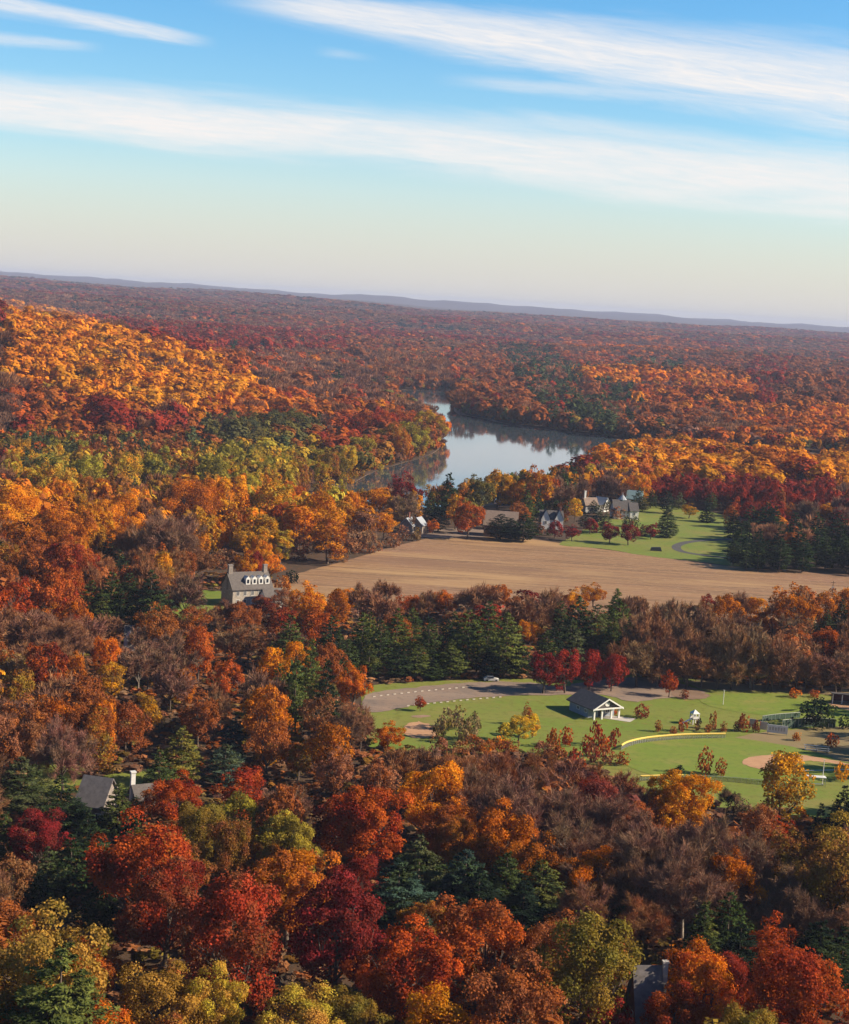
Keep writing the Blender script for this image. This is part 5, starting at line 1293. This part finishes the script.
# white dugout roof / team bench by the near infield
tb = empty('team_bench', tuple(gpt(815.5, 786)), R(0)); tag(tb, 'white roofed team bench beside the near foul line', 'bench shelter')
MB().box(-2.2, 2.2, -.9, .9, 2.15, 2.3).build('roof', M['white'], tb)
for x in (-2, 2):
    for y in (-.7, .7): MB().box(x - .06, x + .06, y - .06, y + .06, 0, 2.15).build('post', M['steel'], tb)
MB().box(-1.9, 1.9, .1, .5, .42, .48).box(-1.7, -1.6, .15, .45, 0, .42).box(1.6, 1.7, .15, .45, 0, .42).build('seat', M['steel'], tb)
fp = gpt(822, 786); o = MB().tube((0, 0, 0), (0, 0, 6.2), .09, .07, 8).tube((-.3, 0, 6.2), (.3, 0, 6.2), .07).build('foul_pole', M['white'], None, tuple(fp)); tag(o, 'thin white foul pole beside the white roofed bench', 'pole')
fp = gpt(723, 705); o = MB().tube((0, 0, 0), (0, 0, 4.2), .10, .08, 8).tube((-.25, 0, 4.2), (.25, 0, 4.2), .06).build('foul_pole', M['white'], None, tuple(fp)); tag(o, 'pale pole alone on the far green outfield', 'pole')
bl = empty('bleachers', tuple(gpt(817, 752)), R(-8)); tag(bl, 'low grey bleachers on tan grass above the infield', 'bleachers')
for i in range(3): MB().box(-3.2, 3.2, i * .7, i * .7 + .35, .4 + i * .38, .46 + i * .38).build('seat_plank', M['steel'], bl)
for x in (-2.8, 0, 2.8): MB().hull([(x - .05, -.1, 0), (x + .05, -.1, 0), (x + .05, 1.8, 0), (x - .05, 1.8, 0), (x - .05, -.1, .38), (x + .05, -.1, .38), (x + .05, 1.8, 1.14), (x - .05, 1.8, 1.14)], [(0, 1, 5, 4), (1, 2, 6, 5), (2, 3, 7, 6), (3, 0, 4, 7), (4, 5, 6, 7)]).build('support', M['steel'], bl)


def fence(name, label, pts, h, rail, mesh, rail_r=.06, post_step=1, infill=True):
    P = smooth([gpt(*p) for p in pts], closed=False, k=5); o0 = P[0]; f = empty(name, tuple(o0)); tag(f, label, 'fence')
    r, g_ = MB(), MB()
    for a, b_ in zip(P[:-1], P[1:]):
        a, b_ = a - o0, b_ - o0
        r.tube((a[0], a[1], h), (b_[0], b_[1], h), rail_r, rail_r, 6)
        if infill:
            g_.hull([(a[0], a[1] - .015, .05), (b_[0], b_[1] - .015, .05), (b_[0], b_[1] - .015, h - .1), (a[0], a[1] - .015, h - .1), (a[0], a[1] + .015, .05), (b_[0], b_[1] + .015, .05), (b_[0], b_[1] + .015, h - .1), (a[0], a[1] + .015, h - .1)],
                    [(0, 1, 2, 3), (7, 6, 5, 4), (0, 4, 5, 1), (3, 2, 6, 7)])
    r.build('top_rail', rail, f)
    if infill: g_.build('mesh_panel', mesh, f)
    for p in P[::post_step]:
        p = p - o0; MB().tube((p[0], p[1], 0), (p[0], p[1], h - .05), .045, .045, 6).build('post', M['steel'], f)
    return f


m = bpy.data.materials.new('chain link'); m.use_nodes = True; nt = m.node_tree
b = nt.nodes['Principled BSDF']; b.inputs['Base Color'].default_value = (.22, .22, .20, 1); b.inputs['Roughness'].default_value = .5; b.inputs['Alpha'].default_value = .30
M['chain'] = m
fence('outfield_fence', 'curved low outfield fence with thick yellow top rail', [(621, 750.5), (626, 747.5), (634, 745), (645, 742.8), (660, 741), (680, 739.5), (702, 738.8), (725, 738.5)], 1.3, M['yellow'], M['chain'], .24)
fence('side_fence', 'low yellow capped fence stretch behind the glowing golden maple', [(640, 781), (655, 780.5), (670, 780), (683, 780)], 1.2, M['yellow'], M['chain'], .18)
fence('side_fence', 'long grey chain link fence along the near side of the outfield', [(684, 780), (710, 781), (740, 783), (770, 786), (800, 790)], 1.2, M['steel'], M['chain'], .06)
fence('backstop_fence', 'tall dark screened fence in front of the big dark bush', [(782, 729), (798, 727.5), (815, 727), (835, 728)], 2.4, M['steel'], M['greenmesh'], .07)
fence('far_fence', 'low dark windscreen fence behind the russet row', [(762, 722), (775, 720), (800, 718)], 1.6, M['steel'], M['greenmesh'], .06)

# banner fence: two white boards with dark illegible lettering
bf = empty('banner_board', tuple(gpt(777, 735)), R(-14)); tag(bf, 'long white banner board with grey lettering on the outfield edge', 'banner')
MB().box(-2.6, 2.6, -.06, .06, .5, 2.6).build('panel', M['white'], bf)
mb = MB()
for i in range(6): mb.box(-2.1 + i * .72, -2.1 + i * .72 + .46, -.09, -.062, 1.1, 2.1 if i % 2 else 1.95)
mb.build('lettering', M['concrete'], bf)
for x in (-2.4, 2.4): MB().box(x - .06, x + .06, .07, .19, 0, 2.7).build('post', M['steel'], bf)
b2 = empty('banner_board', tuple(gpt(763, 731.5)), R(-14)); tag(b2, 'narrow pale banner board left of the long white one', 'banner')
MB().box(-.95, .95, -.06, .06, .5, 2.6).build('panel', M['concrete'], b2)
for x in (-.8, .8): MB().box(x - .06, x + .06, .07, .19, 0, 2.7).build('post', M['steel'], b2)
b3 = empty('banner_board', tuple(gpt(752, 729)), R(-14)); tag(b3, 'small pinkish banner board half behind the russet trees', 'banner')
MB().box(-.8, .8, -.06, .06, .6, 2.7).build('panel', M['concrete'], b3)
for x in (-.7, .7): MB().box(x - .06, x + .06, .07, .19, 0, 2.7).build('post', M['steel'], b3)

# play tower
pt = empty('play_tower', tuple(gpt(694, 724)), R(20)); tag(pt, 'white and dark play tower with slide behind the outfield fence', 'play tower')
for x in (-.8, .8):
    for y in (-.8, .8): MB().box(x - .12, x + .12, y - .12, y + .12, 0, 3.0).build('post', M['white'], pt)
MB().box(-.95, .95, -.95, .95, 1.35, 1.5).build('deck', M['dark'], pt)
MB().hull([(-1.05, -1.05, 2.9), (1.05, -1.05, 2.9), (1.05, 1.05, 2.9), (-1.05, 1.05, 2.9), (0, 0, 3.9)], [(0, 1, 4), (1, 2, 4), (2, 3, 4), (3, 0, 4), (3, 2, 1, 0)]).build('roof', M['white'], pt)
MB().box(-.78, .78, -.92, -.86, 1.5, 2.2).box(-.78, .78, .86, .92, 1.5, 2.2).build('side_panel', M['white'], pt)
MB().hull([(-.96, -.4, 1.4), (-.96, .4, 1.4), (-3.4, .4, .25), (-3.4, -.4, .25), (-.96, -.4, 1.5), (-.96, .4, 1.5), (-3.4, .4, .35), (-3.4, -.4, .35)], [(0, 1, 2, 3), (7, 6, 5, 4), (0, 3, 7, 4), (1, 5, 6, 2), (2, 6, 7, 3)]).build('slide', M['white'], pt)

# pale wheel stops along both edges of the car park: one object each
proto = None; WS = []
for x0, y0, x1, y1, n in ((374, 697.3, 470, 687.6, 15), (408, 706.6, 500, 697.8, 15)):
    for i in range(n):
        f = i / (n - 1); WS.append((x0 + (x1 - x0) * f, y0 + (y1 - y0) * f - 2.2 * f * (1 - f) * (1 if y0 < 700 else .6)))
for i, (x, y) in enumerate(WS):
    p = gpt(x, y); q2 = gpt(x + 1, y - .1)
    yaw = math.atan2(q2[1] - p[1], q2[0] - p[0])
    if proto is None:
        mb = MB(); mb.hull([(-.42, -.11, .14), (.42, -.11, .14), (.42, .11, .14), (-.42, .11, .14), (-.4, -.08, .36), (.4, -.08, .36), (.4, .08, .36), (-.4, .08, .36)], [(3, 2, 1, 0), (4, 5, 6, 7), (0, 1, 5, 4), (1, 2, 6, 5), (2, 3, 7, 6), (3, 0, 4, 7)])
        proto = mb.build('parking_block', M['block']); o = proto
    else: o = proto.copy(); COL.objects.link(o)
    o.location = (p[0], p[1], 0); o.rotation_euler = (0, 0, yaw)
    row = 'far' if i < 15 else 'near'
    tag(o, f'pale low parking block in the {row} edge row of the gravel car park', 'parking block', f'parking blocks on the {row} car park edge')

# white car half hidden under the hedgerow pines
cr = empty('parked_car', tuple(gpt(491, 681.2)), R(8)); tag(cr, 'small white car parked in shade under hedgerow pines', 'car')
prof = [(-2.1, .35), (2.1, .35), (2.15, .8), (1.2, .98), (.55, 1.5), (-1.1, 1.52), (-1.8, 1.02), (-2.15, .9)]
mb = MB(); n = len(prof)
mb.hull([(x, -.85, z) for x, z in prof] + [(x, .85, z) for x, z in prof], [tuple(range(n)), tuple(range(2 * n - 1, n - 1, -1))] + [(i, n + i, n + (i + 1) % n, (i + 1) % n) for i in range(n)])
mb.build('body', M['white'], cr)
for x in (-1.3, 1.35):
    for y in (-.80, .80): MB().tube((x, y - .1, .33), (x, y + .1, .33), .33, .33, 12).build('wheel', M['dark'], cr)
MB().box(-1.3, .55, -.87, -.855, 1.0, 1.4).box(-1.3, .55, .855, .87, 1.0, 1.4).build('side_window', M['glass'], cr)

# utility pole at the field's far right
up_ = empty('utility_pole', tuple(gpt(832, 597))); tag(up_, 'small utility pole standing in the harvested field', 'pole')
MB().tube((0, 0, 0), (0, 0, 6.5), .14, .10, 8).build('post', M['bark'], up_); MB().box(-.9, .9, -.06, .06, 5.7, 5.85).build('crossarm', M['bark'], up_); MB().box(-.5, .5, -.12, -.07, 3.2, 4.2).build('sign_plate', M['white'], up_)
o = MB().hull([(-2.6, -1, 0), (2.6, -1, 0), (2.6, 1, 0), (-2.6, 1, 0), (-2.2, -.7, 1.6), (1.9, -.7, 1.9), (1.9, .7, 1.9), (-2.2, .7, 1.6)], [(4, 5, 6, 7), (0, 1, 5, 4), (1, 2, 6, 5), (2, 3, 7, 6), (3, 0, 4, 7)]).build('brush_pile', M['dark'], None, tuple(gpt(656, 551)))
tag(o, 'dark brush pile at the edge of lawn and field', 'brush pile')

# ------------------------------------------------------------------ air
HZ0, HZ1 = -3.0, 185.0
hm = bpy.data.materials.new('haze'); hm.use_nodes = True; nt = hm.node_tree; nt.nodes.clear()
out = nt.nodes.new('ShaderNodeOutputMaterial'); pv = nt.nodes.new('ShaderNodeVolumePrincipled')
pv.inputs['Color'].default_value = (.62, .71, 1.0, 1); pv.inputs['Density'].default_value = 5.0e-5; pv.inputs['Anisotropy'].default_value = .0
nt.links.new(pv.outputs[0], out.inputs['Volume'])
o = MB().box(-13500, 13500, -320, 21500, HZ0, HZ1).build('haze', hm)
tag(o, 'thin blue autumn haze over the valley', kind='stuff')

# ------------------------------------------------------------------ sun and sky
SUN_AZ, SUN_EL = R(92), R(30)            # azimuth from the view direction, clockwise
S = Vector((math.sin(SUN_AZ) * math.cos(SUN_EL), math.cos(SUN_AZ) * math.cos(SUN_EL), math.sin(SUN_EL)))
ld = bpy.data.lights.new('sun', 'SUN'); ld.energy = 5.0; ld.angle = R(.5); ld.color = (1.0, .86, .66)
lo = bpy.data.objects.new('sun', ld); COL.objects.link(lo); lo.rotation_euler = S.to_track_quat('Z', 'Y').to_euler(); lo.location = (300, 0, 400)
wd = bpy.data.worlds.new('World'); SC.world = wd; wd.use_nodes = True
nt = wd.node_tree; nt.nodes.clear(); N = nt.nodes.new; L = nt.links.new
out = N('ShaderNodeOutputWorld'); bg = N('ShaderNodeBackground'); sky = N('ShaderNodeTexSky'); L(bg.outputs[0], out.inputs[0])
sky.sky_type = 'NISHITA'; sky.sun_disc = False; sky.sun_elevation = SUN_EL; sky.sun_rotation = SUN_AZ
sky.altitude = 100; sky.air_density = 1.0; sky.dust_density = .6; sky.ozone_density = 3.0
bg.inputs['Strength'].default_value = SKY_STRENGTH = .105
hs = N('ShaderNodeHueSaturation'); hs.inputs['Saturation'].default_value = 1.42; hs.inputs['Value'].default_value = 1.0
L(sky.outputs[0], hs.inputs['Color'])


def M_(op, a, b=None, c=None, clamp=False):
    n = N('ShaderNodeMath'); n.operation = op; n.use_clamp = clamp
    for i, v in enumerate((a, b, c)):
        if v is None: continue
        if hasattr(v, 'is_linked') or hasattr(v, 'links'): L(v, n.inputs[i])
        else: n.inputs[i].default_value = v
    return n.outputs[0]


tc = N('ShaderNodeTexCoord'); sx = N('ShaderNodeSeparateXYZ'); L(tc.outputs['Generated'], sx.inputs[0])
yv = M_('MAXIMUM', sx.outputs['Y'], .05); a_ = M_('DIVIDE', sx.outputs['X'], yv); e_ = M_('DIVIDE', sx.outputs['Z'], yv)


def ae(px, py): r = ray(px, py); return r[0] / r[1], r[2] / r[1]


def cloud_band(p0, p1, w0, w1, grain, seed, hard=1.0, amt=.9):
    """a long cirrus band between two directions of the sky; streaky along its length"""
    (a0, e0), (a1, e1) = ae(*p0), ae(*p1)
    s = (e1 - e0) / (a1 - a0)
    ec = M_('MULTIPLY_ADD', M_('SUBTRACT', a_, a0), s, e0)
    f = M_('DIVIDE', M_('SUBTRACT', a_, a0), a1 - a0)
    wid = M_('MAXIMUM', M_('MULTIPLY_ADD', f, (w1 - w0) / F, w0 / F), .002)
    cmb = N('ShaderNodeCombineXYZ'); v = M_('SUBTRACT', e_, ec)
    L(M_('MULTIPLY', a_, 1.0), cmb.inputs[0]); L(M_('MULTIPLY', v, 9.0), cmb.inputs[1]); cmb.inputs[2].default_value = seed
    n1 = N('ShaderNodeTexNoise'); n1.inputs['Scale'].default_value = grain; n1.inputs['Detail'].default_value = 8; n1.inputs['Roughness'].default_value = .58; n1.inputs['Distortion'].default_value = .5
    L(cmb.outputs[0], n1.inputs['Vector'])
    wob = M_('MULTIPLY', M_('SUBTRACT', n1.outputs[0], .5), 1.5)
    d = M_('ABSOLUTE', M_('ADD', M_('DIVIDE', v, wid), wob))
    mr = N('ShaderNodeMapRange'); mr.interpolation_type = 'SMOOTHSTEP'; mr.inputs['From Min'].default_value = 1.6; mr.inputs['From Max'].default_value = .15 * hard
    L(d, mr.inputs[0])
    tx = N('ShaderNodeMapRange'); tx.inputs['From Min'].default_value = .30; tx.inputs['From Max'].default_value = .62; tx.inputs['To Min'].default_value = .48
    n3 = N('ShaderNodeTexNoise'); n3.inputs['Scale'].default_value = grain * 3.2; n3.inputs['Detail'].default_value = 9; n3.inputs['Roughness'].default_value = .68; n3.inputs['Distortion'].default_value = .8
    c3 = N('ShaderNodeCombineXYZ'); L(M_('MULTIPLY_ADD', v, 2.2, a_), c3.inputs[0]); L(M_('MULTIPLY', v, 11.0), c3.inputs[1]); c3.inputs[2].default_value = seed + 11; L(c3.outputs[0], n3.inputs['Vector'])
    L(M_('MULTIPLY_ADD', n3.outputs[0], .6, M_('MULTIPLY', n1.outputs[0], .4)), tx.inputs[0])
    fr = N('ShaderNodeMapRange'); fr.interpolation_type = 'SMOOTHSTEP'; fr.inputs['From Min'].default_value = -.12; fr.inputs['From Max'].default_value = .12; L(f, fr.inputs[0])
    return M_('MULTIPLY', M_('MULTIPLY', M_('MULTIPLY', mr.outputs[0], tx.outputs[0]), amt), fr.outputs[0] if seed > 5 else 1.0)


bands = [cloud_band((0, 101), (849, 186), 23, 30, 9.0, 1.3, amt=1.0), cloud_band((265, 2), (849, 90), 13, 38, 10.0, 7.7, amt=1.0),
         cloud_band((-60, 36), (120, 46), 4, 3, 18.0, 3.1, amt=.0), cloud_band((470, 82), (849, 108), 6, 9, 16.0, 9.4, amt=.45), cloud_band((520, 118), (849, 165), 8, 14, 14.0, 6.2, amt=.5)]
mask = bands[0]
for b_ in bands[1:]: mask = M_('MAXIMUM', mask, b_)
# a short streak in the upper left
(a0, e0), (a1, e1) = ae(-40, -4), ae(215, 43)
s1 = cloud_band((-40, -4), (215, 43), 10, 5, 16.0, 4.4, amt=.8)
fd = N('ShaderNodeMapRange'); fd.interpolation_type = 'SMOOTHSTEP'; fd.inputs['From Min'].default_value = a1 + .004; fd.inputs['From Max'].default_value = a1 - .03; L(a_, fd.inputs[0])
mask = M_('MAXIMUM', mask, M_('MULTIPLY', s1, fd.outputs[0]))
for (p0, p1, w_, sd, am) in (((-60, 34), (110, 48), 7, 2.4, .5), ((310, 50), (385, 60), 5, 1.9, .28)):
    sA = cloud_band(p0, p1, w_, w_ * .6, 18.0, sd, amt=am); (a1_, _), (a0_, _) = ae(*p1), ae(*p0)
    f1 = N('ShaderNodeMapRange'); f1.interpolation_type = 'SMOOTHSTEP'; f1.inputs['From Min'].default_value = a1_; f1.inputs['From Max'].default_value = a1_ - .03; L(a_, f1.inputs[0])
    f2 = N('ShaderNodeMapRange'); f2.interpolation_type = 'SMOOTHSTEP'; f2.inputs['From Min'].default_value = a0_; f2.inputs['From Max'].default_value = a0_ + .02; L(a_, f2.inputs[0])
    mask = M_('MAXIMUM', mask, M_('MULTIPLY', M_('MULTIPLY', sA, f1.outputs[0]), f2.outputs[0]))
# pale warm air low over the horizon
hz = N('ShaderNodeMapRange'); hz.interpolation_type = 'SMOOTHSTEP'; hz.inputs['From Min'].default_value = .105; hz.inputs['From Max'].default_value = -.01; L(e_, hz.inputs[0])
veil = N('ShaderNodeMix'); veil.data_type = 'RGBA'; L(M_('MULTIPLY', hz.outputs[0], .9), veil.inputs[0]); L(hs.outputs[0], veil.inputs[6]); veil.inputs[7].default_value = VEIL = (4.35, 4.1, 3.85, 1)
mx = N('ShaderNodeMix'); mx.data_type = 'RGBA'; L(mask, mx.inputs[0]); L(veil.outputs[2], mx.inputs[6]); mx.inputs[7].default_value = CLOUD = (5.5, 5.25, 5.1, 1)
# deeper and dimmer sky overhead than low over the horizon
zd = N('ShaderNodeMapRange'); zd.interpolation_type = 'SMOOTHSTEP'; zd.inputs['From Min'].default_value = .22; zd.inputs['From Max'].default_value = .75; zd.inputs['To Min'].default_value = 1.0; zd.inputs['To Max'].default_value = .52; L(e_, zd.inputs[0])
fin = N('ShaderNodeVectorMath'); fin.operation = 'SCALE'; L(mx.outputs[2], fin.inputs[0]); L(zd.outputs[0], fin.inputs['Scale'])
L(fin.outputs[0], bg.inputs['Color'])

vs = SC.view_settings; SC.display_settings.display_device = 'sRGB'
vs.view_transform = 'Standard'; vs.look = 'None'; vs.gamma = 1; vs.exposure = 0.74; vs.use_curve_mapping = False
cy = SC.cycles
cy.max_bounces = 5; cy.diffuse_bounces = 3; cy.glossy_bounces = 2; cy.transmission_bounces = 2; cy.volume_bounces = 0; cy.transparent_max_bounces = 6
cy.use_denoising = True; cy.denoiser = 'OPENIMAGEDENOISE'
try: cy.denoising_input_passes = 'RGB_ALBEDO_NORMAL'
except Exception: pass
cy.sample_clamp_indirect = 6; cy.caustics_reflective = False; cy.caustics_refractive = False
cy.use_adaptive_sampling = True; cy.adaptive_threshold = .02
SC.render.use_persistent_data = False
